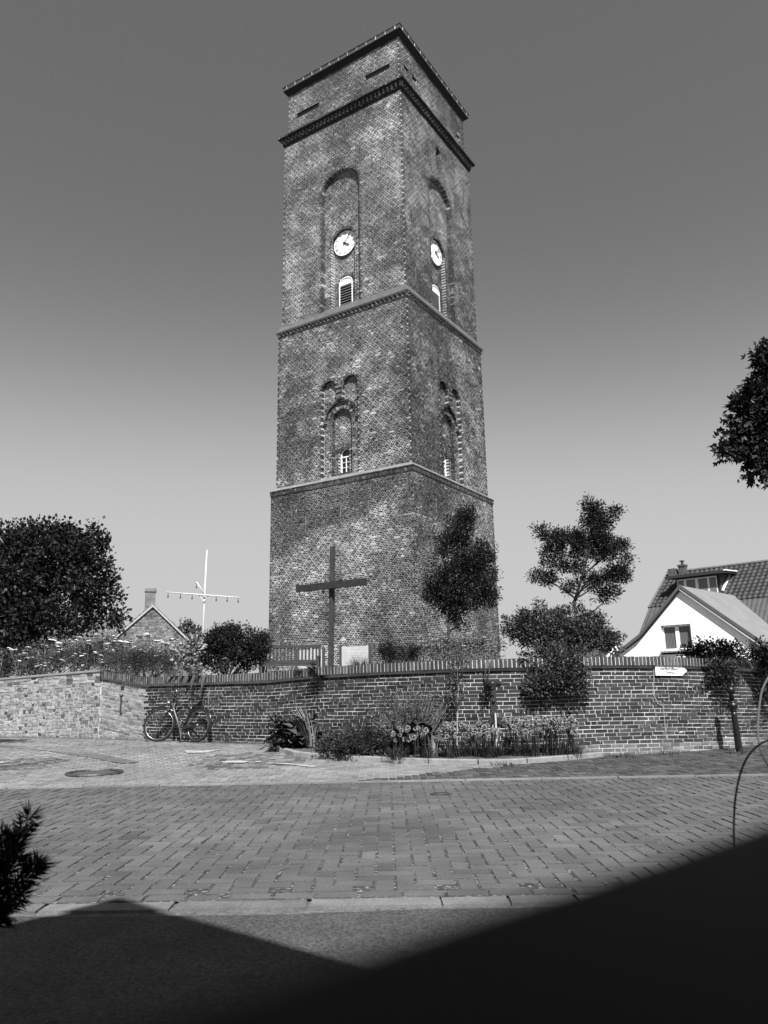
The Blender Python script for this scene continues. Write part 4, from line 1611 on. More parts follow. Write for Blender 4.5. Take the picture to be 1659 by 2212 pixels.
MB().prism([fx(D0 - .35, Db + .45, ztop + .0), fx(D1 + .35, Db + .45, ztop + .0), fx(D1 + .35, .55, ztop + .10), fx(D0 - .35, .55, ztop + .10)], z3 * -.12).build('dormer_roof', mat('dormer_felt', .03), dm)
MB().tube([fx(D1 + .37, Db + .4, ztop), fx(D1 + .37, .7, ztop + .08)], .035, 6).build('dormer_trim', M_WHITE, dm)
mb = MB()
mb.tube([RL + e45 * D1 + e45 * .08 + g38 * Dt + z3 * .1, RL + e45 * (D1 + .08) + g38 * Db + z3 * .1], .07, 6)
mb.build('flashing', mat('lead_flashing', .45, noise=[(12, .7, 1.2, 2)]), dm)
ch = np.array([*(RL + e45 * .72)[:2], 0]) - b45 * .1
mb = MB().box(ch + z3 * 6.5, (e45 * .16, b45 * .16, z3 * .36)); mb.box(ch + z3 * 6.84, (e45 * .19, b45 * .19, z3 * .05))
cn = mb.build('chimney', mat('chimney_clay', .07, noise=[(9, .7, 1.3, 3)]), th)
mb = MB().tube([ch + z3 * 6.84, ch + z3 * 7.04], .06, 10); mb.lathe(ch + z3 * 7.06, [(.13, 0), (.13, .03), (.02, .06)], 12)
mb.build('chimney_cap', M_IRON, cn)
c2 = RL + e45 * .25 + g38 * .25
MB().box(c2 + z3 * .12, (e45 * .18, b45 * .18, z3 * .26)).build('vent_stack', mat('chimney_clay', .07), th)

# ---- small gable far behind the wall
q = at(1325, 1400, 34)
sh = thing('small_white_gable', 'tiny white gable end with dark roof peeking over the wall left of the white house', 'house', (q[0], q[1], .5))
pk = at(1326, 1395, 34)
MB().prism([pk + (-.02, 0, -.06), pk + (.75, 0, -.95), (pk[0] + .75, 34, .5), (pk[0] - .75, 34, .5), pk + (-.75, 0, -.95)], (0, 2, 0)).build('wall', M_RENDER, sh)
MB().prism([pk, pk + (.95, 0, -1.1), pk + (.95, 0, -1.2), pk + (0, 0, -.1), pk + (-.95, 0, -1.2), pk + (-.95, 0, -1.1)], (0, -.15, 0)).build('barge_board', M_WHITE, sh)
MB().prism([pk + (0, 0, .03), pk + (-1.0, 0, -1.12), pk + (-3.2, 3, -1.12), pk + (-2.2, 3, .03)], (0, 0, .05)).build('roof', mat('small_roof', .06, noise=[(10, .6, 1.4, 2)]), sh)

# ---- brick gable house on the left
PK = at(330, 1308, 45)
bh = thing('brick_gable_house', 'low brick house with patterned gable, chimney and pantile roof behind the flowers', 'house', (PK[0], PK[1], .5))
eb = np.array([.94, .34, 0]); bb = np.array([-.34, .94, 0])
gp2 = lambda s, z, d=0.0: PK + eb * s + bb * d + z3 * (z - PK[2])
zk = PK[2]
M_GB = mat('gable_brick', .17, noise=[(1.2, .8, 1.2, 3)])
# brick courses on the gable as real bricks joined
MB().prism([gp2(0, zk - .1), gp2(3.4, zk - 3.3), gp2(3.4, .5), gp2(-3.4, .5), gp2(-3.4, zk - 3.3)], bb * .3).build('wall', mat('gable_mortar', .22, noise=[(4, .8, 1.2, 3)]), bh)
Cn, AX, T = [], [], []
for r in range(38):
    z = zk - .18 - r * .086
    wdt = (zk - z - .05) / 3.2 * 3.4 - .06
    x = -wdt + (.12 if r % 2 else 0)
    while x < wdt - .05:
        L = min(.25, wdt - x)
        Cn.append(gp2(x + L / 2, z, -.005)); T.append(rng.uniform(.08, .22))
        AX.append((eb * (L / 2 - .007), bb * .02, z3 * .036))
        x += .25
o = link('brickwork', boxes('brickwork', Cn, AX, T, .001), bh, M_TB); o['kind'] = 'stuff'
# zigzag bands that follow the gable slopes
mb = MB()
for sgn in (-1, 1):
    for k in range(14):
        c = gp2(sgn * (.28 + k * .22), zk - .50 - k * .207, -.022)
        mb.box(c, ((eb * .6 + z3 * sgn * .8) * .11, bb * .02, (z3 * .6 - eb * sgn * .8) * .035))
o = mb.build('zigzag_band', mat('zigzag_brick', .13, noise=[(10, .6, 1.4, 2)]), bh); o['kind'] = 'stuff'
for sgn in (-1, 1):
    gdir = eb * sgn * .728 - z3 * .685
    if sgn < 0:
        tile_roof(bh, gp2(0, zk + .02, -.12), bb, gdir, [(0, 0), (9, 0), (9, 4.6), (0, 4.6)], .26, .33, (.13, .22), 300)
    else:
        MB().prism([gp2(0, zk + .02, -.12), gp2(3.5, zk - 3.28, -.12), gp2(3.5, zk - 3.28, 9), gp2(0, zk + .02, 9)], z3 * .08).build('roof', mat('roof_deck', .05), bh)
    A_, B_ = gp2(0, zk + .05, -.14), gp2(sgn * 3.5, zk - 3.25, -.14)
    MB().prism([A_, B_, B_ - z3 * .14, A_ - z3 * .14], bb * .05).build('verge', mat('verge_pale', .3, noise=[(6, .8, 1.2, 2)]), bh)
A_ = gp2(-.0, zk + .08, -.1)
cc = gp2(-.14, zk + .2, .35)
mb = MB().box(cc + z3 * .15, (eb * .28, bb * .28, z3 * .6)); mb.box(cc + z3 * .68, (eb * .33, bb * .33, z3 * .05)); mb.box(cc + z3 * .78, (eb * .30, bb * .30, z3 * .05))
mb.build('chimney', mat('chimney_brick', .13, noise=[(3, .7, 1.3, 3), (25, .7, 1.3, 2)]), bh)
# cross wing with tiled roof going left
wr = gp2(-2.9, zk - .62, 2.8)
tile_roof(bh, wr, -eb, -bb * .73 - z3 * .68, [(-1.0, 0), (7, 0), (7, 3.6), (-1.0, 3.6)], .26, .33, (.06, .12), 200)

# ---- house behind the camera whose roof shades the near pavement
APX = np.array([-.66, -.62, 6.5])
hb = thing('unseen_house', 'gabled house behind the viewer that shades the near pavement', 'house', (APX[0], APX[1], 0))
rs = 1.16
MB().prism([(APX[0], APX[1], APX[2] - .1), (APX[0] + 3.2, APX[1], APX[2] - .1 - 3.2 * rs), (APX[0] + 3.2, APX[1], 0), (APX[0] - 3.2, APX[1], 0), (APX[0] - 3.2, APX[1], APX[2] - .1 - 3.2 * rs)], (0, -8, 0)).build('wall', mat('house_wall', .12, noise=[(8, .8, 1.2, 3)]), hb)
for sgn in (-1, 1):
    MB().prism([(APX[0], APX[1] + .12, APX[2]), (APX[0] + sgn * 3.6, APX[1] + .12, APX[2] - 3.6 * rs), (APX[0] + sgn * 3.6, APX[1] - 8, APX[2] - 3.6 * rs), (APX[0], APX[1] - 8, APX[2])], (0, 0, .1)).build('roof', mat('small_roof', .06), hb)

for k, (nx, nz, lab) in enumerate(((7.4, 6.0, 'added gabled block behind the viewer to the right that cuts sky light'), (-8.6, 6.2, 'added gabled block behind the viewer to the left that cuts sky light'))):
    nb = thing('unseen_house', lab, 'house', (nx, -1.6, 0))  # unseen volumes added to keep sky light off the near pavement
    MB().prism([(nx, -1.6, nz), (nx + 4, -1.6, nz - 3), (nx + 4, -1.6, 0), (nx - 4, -1.6, 0), (nx - 4, -1.6, nz - 3)], (0, -9, 0)).build('wall', mat('house_wall', .12), nb)
    for sgn in (-1, 1):
        MB().prism([(nx, -1.5, nz + .02), (nx + sgn * 4.3, -1.5, nz - 3.2), (nx + sgn * 4.3, -10.7, nz - 3.2), (nx, -10.7, nz + .02)], (0, 0, .1)).build('roof', mat('small_roof', .06), nb)

# ================================================================== STREET FURNITURE
# ---- bollard
c = gh(1597, 1623)
z3 = np.array([0, 0, 1.0])
bo = thing('bollard', 'black iron bollard with ball top and collar by the wall', 'bollard', c)
H = 1.06
lean = np.array([-.025, 0, 1]); lean /= np.linalg.norm(lean)
ax_ = np.array([1, 0, .025]); ax_ /= np.linalg.norm(ax_); ay_ = np.cross(lean, ax_)
M_BOL = mat('bollard_paint', .007, rough=.38, spec=.4, noise=[(12, .6, 1.6, 4)], bump=(50, .2, .004))
MB().lathe(c - lean * .05, [(.062, 0), (.060, .1), (.048, .66), (.044, .72)], 20, ax_, ay_, lean).build('post', M_BOL, bo, True)
MB().lathe(c, [(.05, .665), (.058, .68), (.05, .70), (.075, .735), (.082, .765), (.072, .80), (.055, .815), (.062, .83), (.045, .85)], 20, ax_, ay_, lean).build('collar', M_BOL, bo, True)
MB().lathe(c, [(.043, .84), (.037, .95), (.046, .965), (.036, .98)], 16, ax_, ay_, lean).build('neck', M_BOL, bo, True)
MB().lathe(c + lean * 1.03, [(.074 * math.sin(a) + .0005, -.074 * math.cos(a)) for a in np.linspace(0, math.pi, 14)], 20, ax_, ay_, lean).build('ball', M_BOL, bo, True)

# ---- arrow sign on the wall
ql, t, nn = on_wall(1412.5, 1448, .03)
qr, _, _ = on_wall(1480, 1449, .03)
Ls = float(np.linalg.norm(qr - ql))
t = (qr - ql) / Ls
nn = np.cross(t, z3); nn /= np.linalg.norm(nn)
upv_ = np.cross(nn, t) * -1
upv_ = upv_ if upv_[2] > 0 else -upv_
if nn[1] > 0:
    nn = -nn
q1, _, _ = on_wall(1413, 1437.5, .03); q2, _, _ = on_wall(1414, 1459.5, .03)
hh_ = float(q1[2] - q2[2]) / 2
sg_ = thing('arrow_sign', 'white arrow-shaped direction sign with two lines of script on the wall', 'sign', (ql + qr) / 2)
MB().prism([ql - upv_ * hh_, ql + t * Ls * .83 - upv_ * hh_, ql + t * Ls, ql + t * Ls * .83 + upv_ * hh_, ql + upv_ * hh_], nn * .016).build('panel', M_WHITE, sg_)
M_LET = mat('sign_lettering', .03, rough=.7)
for body, oy, w_ in (('Heimatmuseum', .34, .60), ('Dykhus', -.42, .29)):
    V, Fa = text_geo(body, 1.0, .25, .03)
    xs_ = [v[0] for v in V]
    k = Ls * w_ / (max(xs_) - min(xs_))
    ky = hh_ * .70
    o_ = ql + t * Ls * (.42 if body[0] == 'H' else .44) + upv_ * hh_ * oy + nn * .0185
    MB().poly([o_ + t * v[0] * k + upv_ * v[1] * ky for v in V], Fa).build('lettering', M_LET, sg_)

# ---- wooden cross (its beam stands parallel to the tower's lit face)
cb = at(714, 1436, 27)
tL = np.array([NR[0], NR[1], 0]); nL3 = np.array([NL[0], NL[1], 0])
xr = thing('wooden_cross', 'tall weathered wooden cross standing in front of the tower', 'cross', (cb[0], cb[1], 1.47))
top = at(718.5, 1181, 27)
base = np.array([cb[0], cb[1], 1.3])
ax3 = (top - base) / 2
MB().box((top + base) / 2, (tL * .074, nL3 * .074, ax3)).build('post', M_WOOD, xr)
mid = at(718, 1265, 26.9)
bl, br = at(643.5, 1276, 26.9), at(795, 1256, 26.9)
Lb = 1.52
MB().box(mid + nL3 * .12, (tL * Lb, nL3 * .075, z3 * .118)).build('beam', mat('shaded_beam_wood', .02, rough=.75, noise=[(7, .6, 1.4, 5)], bump=(40, .5, .008)), xr)  # shade on the beam's front put into a darker wood colour than the post

# ---- bench
M_BENCH = mat('dark_bench_wood', .032, rough=.75, noise=[(9, .7, 1.3, 5)], bump=(50, .4, .006))
bl_ = at(566, 1436, 24); br_ = at(689, 1436, 24)
bw = (br_[0] - bl_[0]) / 2
bc = np.array([(bl_[0] + br_[0]) / 2, 24.0, 1.53])
be = thing('garden_bench', 'slatted wooden garden bench in front of the tower', 'bench', bc)
mb = MB(); mb.box(bc + (0, .22, .97), np.diag([bw + .03, .03, .045])); mb.build('top_rail', M_BENCH, be)
MB().box(bc + (0, .20, .52), np.diag([bw, .025, .035])).build('lower_rail', M_BENCH, be)
for i in range(15):
    x = -bw + .1 + (2 * bw - .2) * i / 14
    MB().box(bc + (x, .21, .74), ((.028, 0, 0), (0, .012, 0), (0, .012, .19))).build('back_slat', M_BENCH, be)
for i in range(4):
    MB().box(bc + (0, -.30 + .14 * i, .455), np.diag([bw - .02, .055, .016])).build('seat_slat', M_BENCH, be)
MB().box(bc + (0, -.33, .40), np.diag([bw, .02, .045])).build('seat_rail', M_BENCH, be)
for sgn in (-1, 1):
    MB().box(bc + (sgn * bw, .22, .50), np.diag([.035, .035, .5])).build('leg', M_BENCH, be)
    MB().box(bc + (sgn * bw, -.33, .31), np.diag([.035, .035, .31])).build('leg', M_BENCH, be)
    MB().box(bc + (sgn * bw, -.06, .635), np.diag([.04, .31, .02])).build('armrest', M_BENCH, be)

# ---- information boards
for (u0, u1, v0, v1, yb, lab) in ((736, 799, 1396, 1392, 32.5, 'white information board on dark posts, right of the wooden cross'), (641, 699, 1404, 1401, 33.5, 'white information board on dark posts behind the bench')):
    a, b = at(u0, v0, yb + .6), at(u1, v1, yb - .2)
    a = np.array([a[0], a[1], a[2]]); b = np.array([b[0], b[1], a[2]])
    d = (b - a); L = np.linalg.norm(d); d /= L
    nb = np.array([d[1], -d[0], 0])
    ib = thing('information_board', lab, 'board', ((a + b) / 2 * (1, 1, 0)) + (0, 0, 1.48))
    hB_ = .55
    pn = MB().box((a + b) / 2 - z3 * (hB_ + .03), (d * (L / 2 - .06), nb * .015, z3 * hB_)).build('panel', mat('board_panel', .42, rough=.6, noise=[(3, .9, 1.08, 3)]), ib)
    mb = MB()
    mb.box((a + b) / 2 - z3 * .16 + nb * .017, (d * L * .18, nb * .002, z3 * .012))
    for k in range(6):
        mb.box((a + b) / 2 - z3 * (.3 + k * .1) + nb * .017, (d * L * .38, nb * .002, z3 * .003))
    mb.build('print', mat('grey_print', .4), pn)
    for q in (a, b):
        MB().box(np.array([q[0], q[1], (q[2] + 1.3) / 2 + .03]), (d * .045, nb * .045, z3 * ((q[2] - 1.3) / 2 + .03))).build('post', mat('board_post', .05), ib)

# ---- flag mast
yM = 36.0
ft = at(438.2, 1372, yM)
fm = thing('flag_mast', 'white flag mast with yardarm and gaff', 'flagpole', (ft[0], ft[1], 1.5))
tp_ = at(447, 1188, yM); ya, yb_ = at(362, 1280, yM), at(519, 1291.5, yM); jn = at(441.8, 1286, yM)
MB().tube([(ft[0] - .01, yM, 1.3), jn - (0, 0, .3), jn, tp_], [.05, .045, .042, .028], 12).build('pole', mat('mast_paint', .5, rough=.6, noise=[(3, .85, 1.1, 3)]), fm, True)
ja = (ya + yb_) / 2 * 0 + jn
MB().tube([ya + (0, -.14, 0), jn + (0, -.14, 0), yb_ + (0, -.14, 0)], [.024, .032, .024], 10).build('yard', mat('mast_paint', .5, rough=.6, noise=[(3, .85, 1.1, 3)]), fm, True)
MB().tube([jn + (0, .03, .05), at(424.5, 1257, yM)], [.036, .026], 8).build('gaff', mat('mast_paint', .5, rough=.6, noise=[(3, .85, 1.1, 3)]), fm, True)
mb = MB()
for f in (.02, .19, .35, .68, .83, .98):
    q = ya + (yb_ - ya) * f + (0, -.14, 0)
    mb.tube([q, q - (0, 0, .16)], .014, 5); mb.box(q - (0, 0, .2), np.diag([.025, .03, .05]))
q = at(424.5, 1257, yM); mb.tube([q, q - (0, 0, .2)], .014, 5); mb.box(q - (0, 0, .26), np.diag([.025, .03, .05]))
mb.build('tackle', M_IRON, fm)
mb = MB()
for sgn in (-1, 1):
    mb.tube([jn + (sgn * .22, -.1, -.02), jn + (0, -.08, -.32)], .02, 6)
mb.build('brace', mat('mast_paint', .5, rough=.6, noise=[(3, .85, 1.1, 3)]), fm)
# ================================================================== BICYCLE (leans on the wall, front to the left)
R_ = .345
pr_, tr_, nr_ = frame_at(s_of_u(424))
rear = np.array([pr_[0], pr_[1], 0]) + nr_ * .42
q = at(424, 1567, rear[1]); rear[0] = q[0]
fdir = -tr_.copy(); fdir[2] = 0
gz = float(zg(rear[0], rear[1]))
lat = np.array([fdir[1], -fdir[0], 0])                 # to the bike's right
if lat @ nr_ < 0:
    lat = -lat                                          # lateral axis pointing to the camera side
upb = np.array([0, 0, 1.0]) - nr_ * .14; upb /= np.linalg.norm(upb)   # leaning back on the wall
WBASE = 1.10
bk = thing('bicycle', 'black step-through bicycle leaning against the brick wall', 'bicycle', (rear[0], rear[1], gz))
O = np.array([rear[0], rear[1], gz])


def bp(x, z, y=0.0):
    return O + fdir * x + upb * z + lat * y


M_BK = mat('bike_paint', .008, rough=.25, spec=.6)
M_TYRE = mat('tyre_rubber', .008, rough=.7)
M_CHROME = mat('bike_chrome', .35, rough=.35, metal=1.0)
M_SADDLE = mat('saddle_vinyl', .015, rough=.5)
M_GREYP = mat('bike_grey_paint', .05, rough=.35, spec=.5)


def wheel(c, ax, ay, hubm):
    w = MB().torus(c, ax, ay, R_ - .02, .021, 48, 8).build('wheel', M_TYRE, bk, True)
    MB().torus(c, ax, ay, R_ - .048, .010, 48, 6).build('rim', M_CHROME, w, True)
    az = np.cross(ax, ay)
    mb = MB()
    for k in range(18):
        a = 2 * math.pi * k / 18
        d = math.cos(a) * ax + math.sin(a) * ay
        d2 = math.cos(a + .5 * (-1) ** k) * ax + math.sin(a + .5 * (-1) ** k) * ay
        mb.tube([c + d2 * .025 + az * .025 * (-1) ** k, c + d * (R_ - .05)], .0016, 4)
    mb.build('spokes', mat('spoke_steel', .09, rough=.5), w)
    MB().tube([c - az * .05, c + az * .05], .022, 10).build('hub', M_CHROME, w, True)
    return w


rc = bp(0, R_)
wheel(rc, fdir, upb, None)
ht_b, ht_t = bp(WBASE - .20, .72), bp(WBASE - .30, .98)     # head tube
st = .50                                                    # steering angle: front wheel turned towards the camera
sdir = fdir * math.cos(st) + lat * math.sin(st); slat = lat * math.cos(st) - fdir * math.sin(st)
hx = (ht_t - ht_b) / np.linalg.norm(ht_t - ht_b)
fc_ = bp(WBASE - .20, .72) + sdir * .20 - upb * (.72 - R_) - hx * 0
wheel(fc_, sdir, upb, None)
# frame
mb = MB()
sw = [ht_b + hx * .08, bp(.80, .66), bp(.66, .46), bp(.55, .30), bp(.45, .27)]
mb2 = MB().tube(sw, [.028, .028, .027, .026, .025], 10).build('frame', M_GREYP, bk, True)
mb.tube([bp(.43, .27), bp(.30, .62), bp(.265, .72)], .019, 10)                 # seat tube
for y in (-.045, .045):
    mb.tube([bp(.43, .27, y * .4), bp(.2, .31, y), bp(0, R_, y)], .011, 7)      # chain stays
    mb.tube([bp(.31, .58, y * .3), bp(0, R_, y)], .010, 7)                      # seat stays
mb.tube([ht_b, ht_t], .024, 10)
mb.tube([bp(.84, .70), bp(.62, .50), bp(.40, .36)], .012, 8)
mb.build('rear_frame', M_BK, bk, True)
mb = MB()
crown = ht_b - hx * .02
for y in (-.055, .055):
    mb.tube([crown, crown + slat * y + sdir * .02 - upb * .05, fc_ + slat * y], [.014, .014, .010], 8)
mb.build('fork', M_BK, bk, True)
mb = MB()
stt = ht_t + hx * .06
mb.tube([ht_t, stt, stt + sdir * .05 + upb * .06], .014, 8)
bar = stt + sdir * .05 + upb * .07
mb.tube([bar - slat * .28 - sdir * .20 + upb * .06, bar - slat * .27 - sdir * .02 + upb * .06, bar - slat * .12 + sdir * .05, bar + slat * .12 + sdir * .05, bar + slat * .27 - sdir * .02 + upb * .06, bar + slat * .28 - sdir * .20 + upb * .06], .011, 8)
hb_ = mb.build('handlebar', M_CHROME, bk, True)
mb = MB()
for sgn in (-1, 1):
    mb.tube([bar + slat * .28 * sgn - sdir * .06 + upb * .06, bar + slat * .285 * sgn - sdir * .22 + upb * .058], .018, 8)
    mb.tube([bar + slat * .25 * sgn + upb * .03, bar + slat * .27 * sgn - sdir * .12 + upb * .03], .006, 5)
mb.build('grips', M_SADDLE, hb_, True)
# cables
mb = MB()
for sgn in (-1, 1):
    a = bar + slat * .25 * sgn + upb * .04
    mb.tube([a, a + sdir * .13 - upb * .03, a + sdir * .16 - upb * .2, crown + sdir * .05 + upb * .05], .004, 5)
mb.build('cables', M_SADDLE, hb_, True)
# saddle
mb = MB().tube([bp(.275, .70), bp(.245, .86)], .013, 8)
mb.build('seat_post', M_CHROME, bk, True)
V, Fa = [], []
prof = [(-.14, .085, .0), (-.11, .10, .02), (-.03, .085, .012), (.06, .04, .0), (.12, .022, .0), (.14, .015, -.012)]
for x, w, dz in prof:
    for y, z in ((-1, -.03), (-1, .0), (-.5, .02), (0, .024), (.5, .02), (1, 0), (1, -.03)):
        V.append(bp(.235 + x, .885 + dz + z, y * w))
for i in range(len(prof) - 1):
    for k in range(6):
        Fa.append((7 * i + k, 7 * i + 7 + k, 7 * i + 8 + k, 7 * i + k + 1))
    Fa.append((7 * i, 7 * i + 6, 7 * i + 13, 7 * i + 7))
Fa += [tuple(range(7)), tuple(reversed(range(35, 42)))]
MB().poly(V, Fa).build('saddle', M_SADDLE, bk, True)
# mudguards, rack, lamp, chain guard, cranks, stand
MB().torus(rc, fdir, upb, R_ + .028, .019, 26, 6, .15, 3.5).build('mudguard', M_BK, bk, True)
MB().torus(fc_, sdir, upb, R_ + .028, .019, 20, 6, .7, 3.0).build('mudguard', M_BK, bk, True)
mb = MB()
for y in (-.06, .06):
    mb.tube([bp(.20, .74, y), bp(-.30, .76, y), bp(-.34, .70, y)], .007, 6)
    mb.tube([bp(-.22, .755, y), bp(0, R_ + .01, y * 1.1)], .006, 6)
for x in (.15, -.02, -.2):
    mb.tube([bp(x, .745, -.06), bp(x, .745, .06)], .006, 6)
mb.build('luggage_rack', M_BK, bk, True)
MB().lathe(bp(-.36, .67), [(.03, -.015), (.032, .01), (.02, .02), (.001, .02)], 12, lat, upb, -fdir).build('rear_lamp', mat('lamp_lens', .12, rough=.15), bk)
MB().lathe(crown + sdir * .06 + upb * .10, [(.02, -.05), (.04, 0), (.042, .03), (.001, .035)], 14, slat, upb, sdir).build('headlamp', M_CHROME, bk, True)
pts = [bp(.47, .305, .05), bp(.30, .335, .05), bp(.02, .365, .05), bp(-.02, .345, .05), bp(.02, .33, .05), bp(.40, .255, .05), bp(.47, .265, .05)]
MB().prism(pts, lat * .02).build('chain_guard', M_BK, bk)
mb = MB().tube([bp(.43, .27, -.06), bp(.43, .27, .09)], .014, 8)
mb.tube([bp(.43, .27, .09), bp(.36, .12, .095)], .010, 6); mb.tube([bp(.43, .27, -.07), bp(.50, .42, -.075)], .010, 6)
mb.box(bp(.36, .12, .14), (fdir * .04, upb * .01, lat * .04)); mb.box(bp(.50, .42, -.12), (fdir * .04, upb * .01, lat * .04))
mb.build('crank', M_CHROME, bk)
MB().tube([bp(.36, .27, .04), bp(.30, .015, .17)], .009, 6).build('kickstand', M_BK, bk)
mb = MB()
mb.tube([bp(.68, .80, .06), bp(.80, 1.02, .05)], .012, 6)
mb.build('lock_bar', M_SADDLE, bk, True)

# ================================================================== TREES
tree('maple_tree', 'large dark dense maple at the left edge behind the flowers', 'tree', (at(6, 1440, 31)[0], 31, 1.45), at(20, 1330, 31),
     [(70, 1250, 95, 95), (-30, 1260, 80, 95, 1), (150, 1230, 75, 80), (40, 1185, 60, 52), (110, 1172, 50, 42), (180, 1190, 40, 48), (198, 1290, 34, 55), (120, 1340, 80, 45, -.5), (35, 1340, 75, 55), (220, 1334, 20, 26),
      (60, 1390, 60, 25), (-70, 1340, 60, 70), (38, 1146, 13, 14), (72, 1146, 14, 12), (118, 1134, 16, 12), (152, 1146, 14, 12), (196, 1150, 14, 12), (224, 1172, 10, 8), (226, 1210, 14, 14), (234, 1250, 12, 16), (246, 1296, 12, 16), (252, 1335, 12, 12), (0, 1165, 14, 10)], 31, 1.15, .15, (.012, .045), .20, width=.8, seed=1, gap=.6)
tree('young_tree', 'dark young tree standing in front of the right tower face', 'tree', (at(966, 1425, 30)[0], 30, 1.48), at(968, 1345, 30),
     [(1000, 1230, 62, 60), (985, 1165, 42, 45), (1000, 1122, 24, 28), (1035, 1255, 42, 52), (950, 1265, 40, 44), (1045, 1200, 28, 32), (940, 1290, 30, 20), (985, 1310, 45, 28), (1050, 1290, 26, 22), (990, 1345, 16, 14), (1016, 1112, 10, 16)],
     30, 1.5, .10, (.012, .036), .07, width=.45, seed=2)
tree('cloud_pruned_tree', 'airy tree with layered dark foliage against the sky right of the tower', 'tree', (at(1246, 1440, 22)[0], 22, 1.48), at(1240, 1300, 22),
     [(1280, 1098, 20, 18), (1292, 1128, 34, 16), (1328, 1106, 12, 9), (1170, 1150, 13, 10), (1204, 1160, 28, 13), (1248, 1166, 34, 15), (1306, 1166, 40, 16), (1342, 1178, 20, 13), (1196, 1190, 28, 12), (1250, 1192, 20, 8), (1300, 1198, 34, 10),
      (1206, 1219, 34, 9), (1252, 1226, 20, 7), (1184, 1248, 28, 8), (1334, 1240, 28, 15), (1288, 1256, 36, 12), (1312, 1284, 28, 10), (1236, 1268, 22, 6), (1160, 1245, 10, 4), (1350, 1212, 10, 6)],
     22, 3.6, .08, (.010, .032), .06, width=.42, seed=3, gap=.35)
tree('street_maple', 'maple branch with pointed leaves reaching in at the right edge of the sky', 'tree', (8.6, 12.5, 0), (8.3, 12.4, 4.0),
     [(1658, 800, 14, 46), (1628, 858, 26, 12), (1602, 866, 16, 8), (1652, 880, 16, 20), (1600, 892, 24, 8), (1640, 908, 22, 10), (1622, 946, 38, 10), (1578, 960, 22, 7), (1658, 938, 14, 10), (1606, 968, 28, 7), (1640, 990, 14, 9), (1645, 1008, 9, 7), (1664, 764, 5, 8), (1745, 900, 40, 70)],
     12, 1.0, .105, (.012, .035), .13, width=.85, seed=4, gap=.5, droop=.35, maple=True)
tree('background_tree', 'small pale distant tree between the brick house and the flag mast', 'tree', (at(405, 1440, 50)[0], 50, 1.4), at(405, 1375, 50),
     [(405, 1360, 26, 16), (395, 1372, 24, 14), (425, 1368, 22, 14)], 50, .9, .2, (.03, .09), .09, seed=5)
def over(u, v, h, ru, rv):
    """a leaf clump h metres up whose shadow falls on picture point (u, v)"""
    X = gh(u, v) + np.array(sun_dir) * h / sun_dir.z
    x, y, z = X[0], X[1], X[2] - EYE
    yf = y * cp + z * sp; zu = -y * sp + z * cp
    a, b = FPX * x / yf, -FPX * zu / yf
    return (829.5 + a * cr - b * sr, 1106 + a * sr + b * cr, ru, rv, y - 11.0, .35)


tree('street_tree', 'tall tree beyond the left edge that throws leafy shade on the plaza', 'tree', (-10.4, 10.5, 0), (-10.0, 10.5, 6.0),
     [over(-40, 1601, 7.5, 60, 30), over(10, 1603, 8.0, 60, 26), over(40, 1598, 8.0, 36, 14), over(-90, 1604, 7.0, 90, 60)],
     11.0, .45, .16, (.012, .035), .16, seed=6, droop=.1)

# ================================================================== GARDEN SHRUBS AND FLOWERS
shrub('rose_bush', 'big bushy rose spilling over the wall coping beneath the layered tree',
      [(1205, 1372, 70, 46), (1150, 1355, 52, 36), (1260, 1365, 56, 40), (1205, 1328, 36, 16, .2), (1120, 1372, 26, 24), (1300, 1385, 34, 22), (1098, 1352, 12, 12), (1135, 1328, 18, 12), (1282, 1336, 18, 12), (1325, 1374, 16, 10), (1240, 1312, 16, 8), (1165, 1308, 10, 8), (1195, 1425, 66, 28, -1.0, .3), (1175, 1472, 28, 30, -1.2, .1), (1225, 1462, 34, 36, -1.2, .1), (1258, 1462, 15, 26, -1.2, .08), (1145, 1480, 15, 24, -1.2, .08), (1318, 1400, 20, 12)],
      14.35, 1.4, .05, (.008, .12), (at(1205, 1420, 14.2)[0], 14.2, 1.4), seed=10, gap=.25)
shrub('climbing_shrub', 'leafy shrub hanging over the wall to the right of the arrow sign',
      [(1530, 1408, 42, 24), (1570, 1412, 30, 22), (1500, 1412, 26, 14), (1548, 1440, 36, 20, -.6, .2), (1568, 1468, 13, 18, -.72, .07), (1540, 1462, 13, 14, -.72, .07), (1582, 1465, 7, 20, -.7, .06)],
      14.75, 1.5, .055, (.016, .06), (at(1540, 1430, 14.9)[0], 14.9, 1.4), seed=11)
shrub('corner_shrub', 'dark shrub on the wall at the far right edge', [(1632, 1412, 30, 20), (1662, 1430, 26, 30, -.5, .2), (1655, 1478, 11, 28, -.75, .08)], 15.4, 1.4, .06, (.010, .04), (at(1640, 1430, 15.4)[0], 15.4, 1.4), seed=12)
shrub('dark_bush', 'dense dark rose bush left of the bench, one pale bloom',
      [(490, 1400, 66, 50), (540, 1410, 40, 44), (450, 1410, 34, 38), (500, 1365, 34, 16), (560, 1395, 18, 30), (470, 1372, 22, 14)], 18.6, 1.6, .06, (.012, .045), seed=13, foot=(at(490, 1450, 18.6)[0], 18.6, 1.4))
shrub('feathery_bush', 'fine feathery low bush over the corner of the old wall', [(270, 1435, 56, 28), (320, 1428, 60, 32), (365, 1438, 34, 26)], 18.4, 1.7, .055, (.025, .085), seed=14, width=.22, foot=(at(310, 1460, 18.4)[0], 18.4, 1.4))
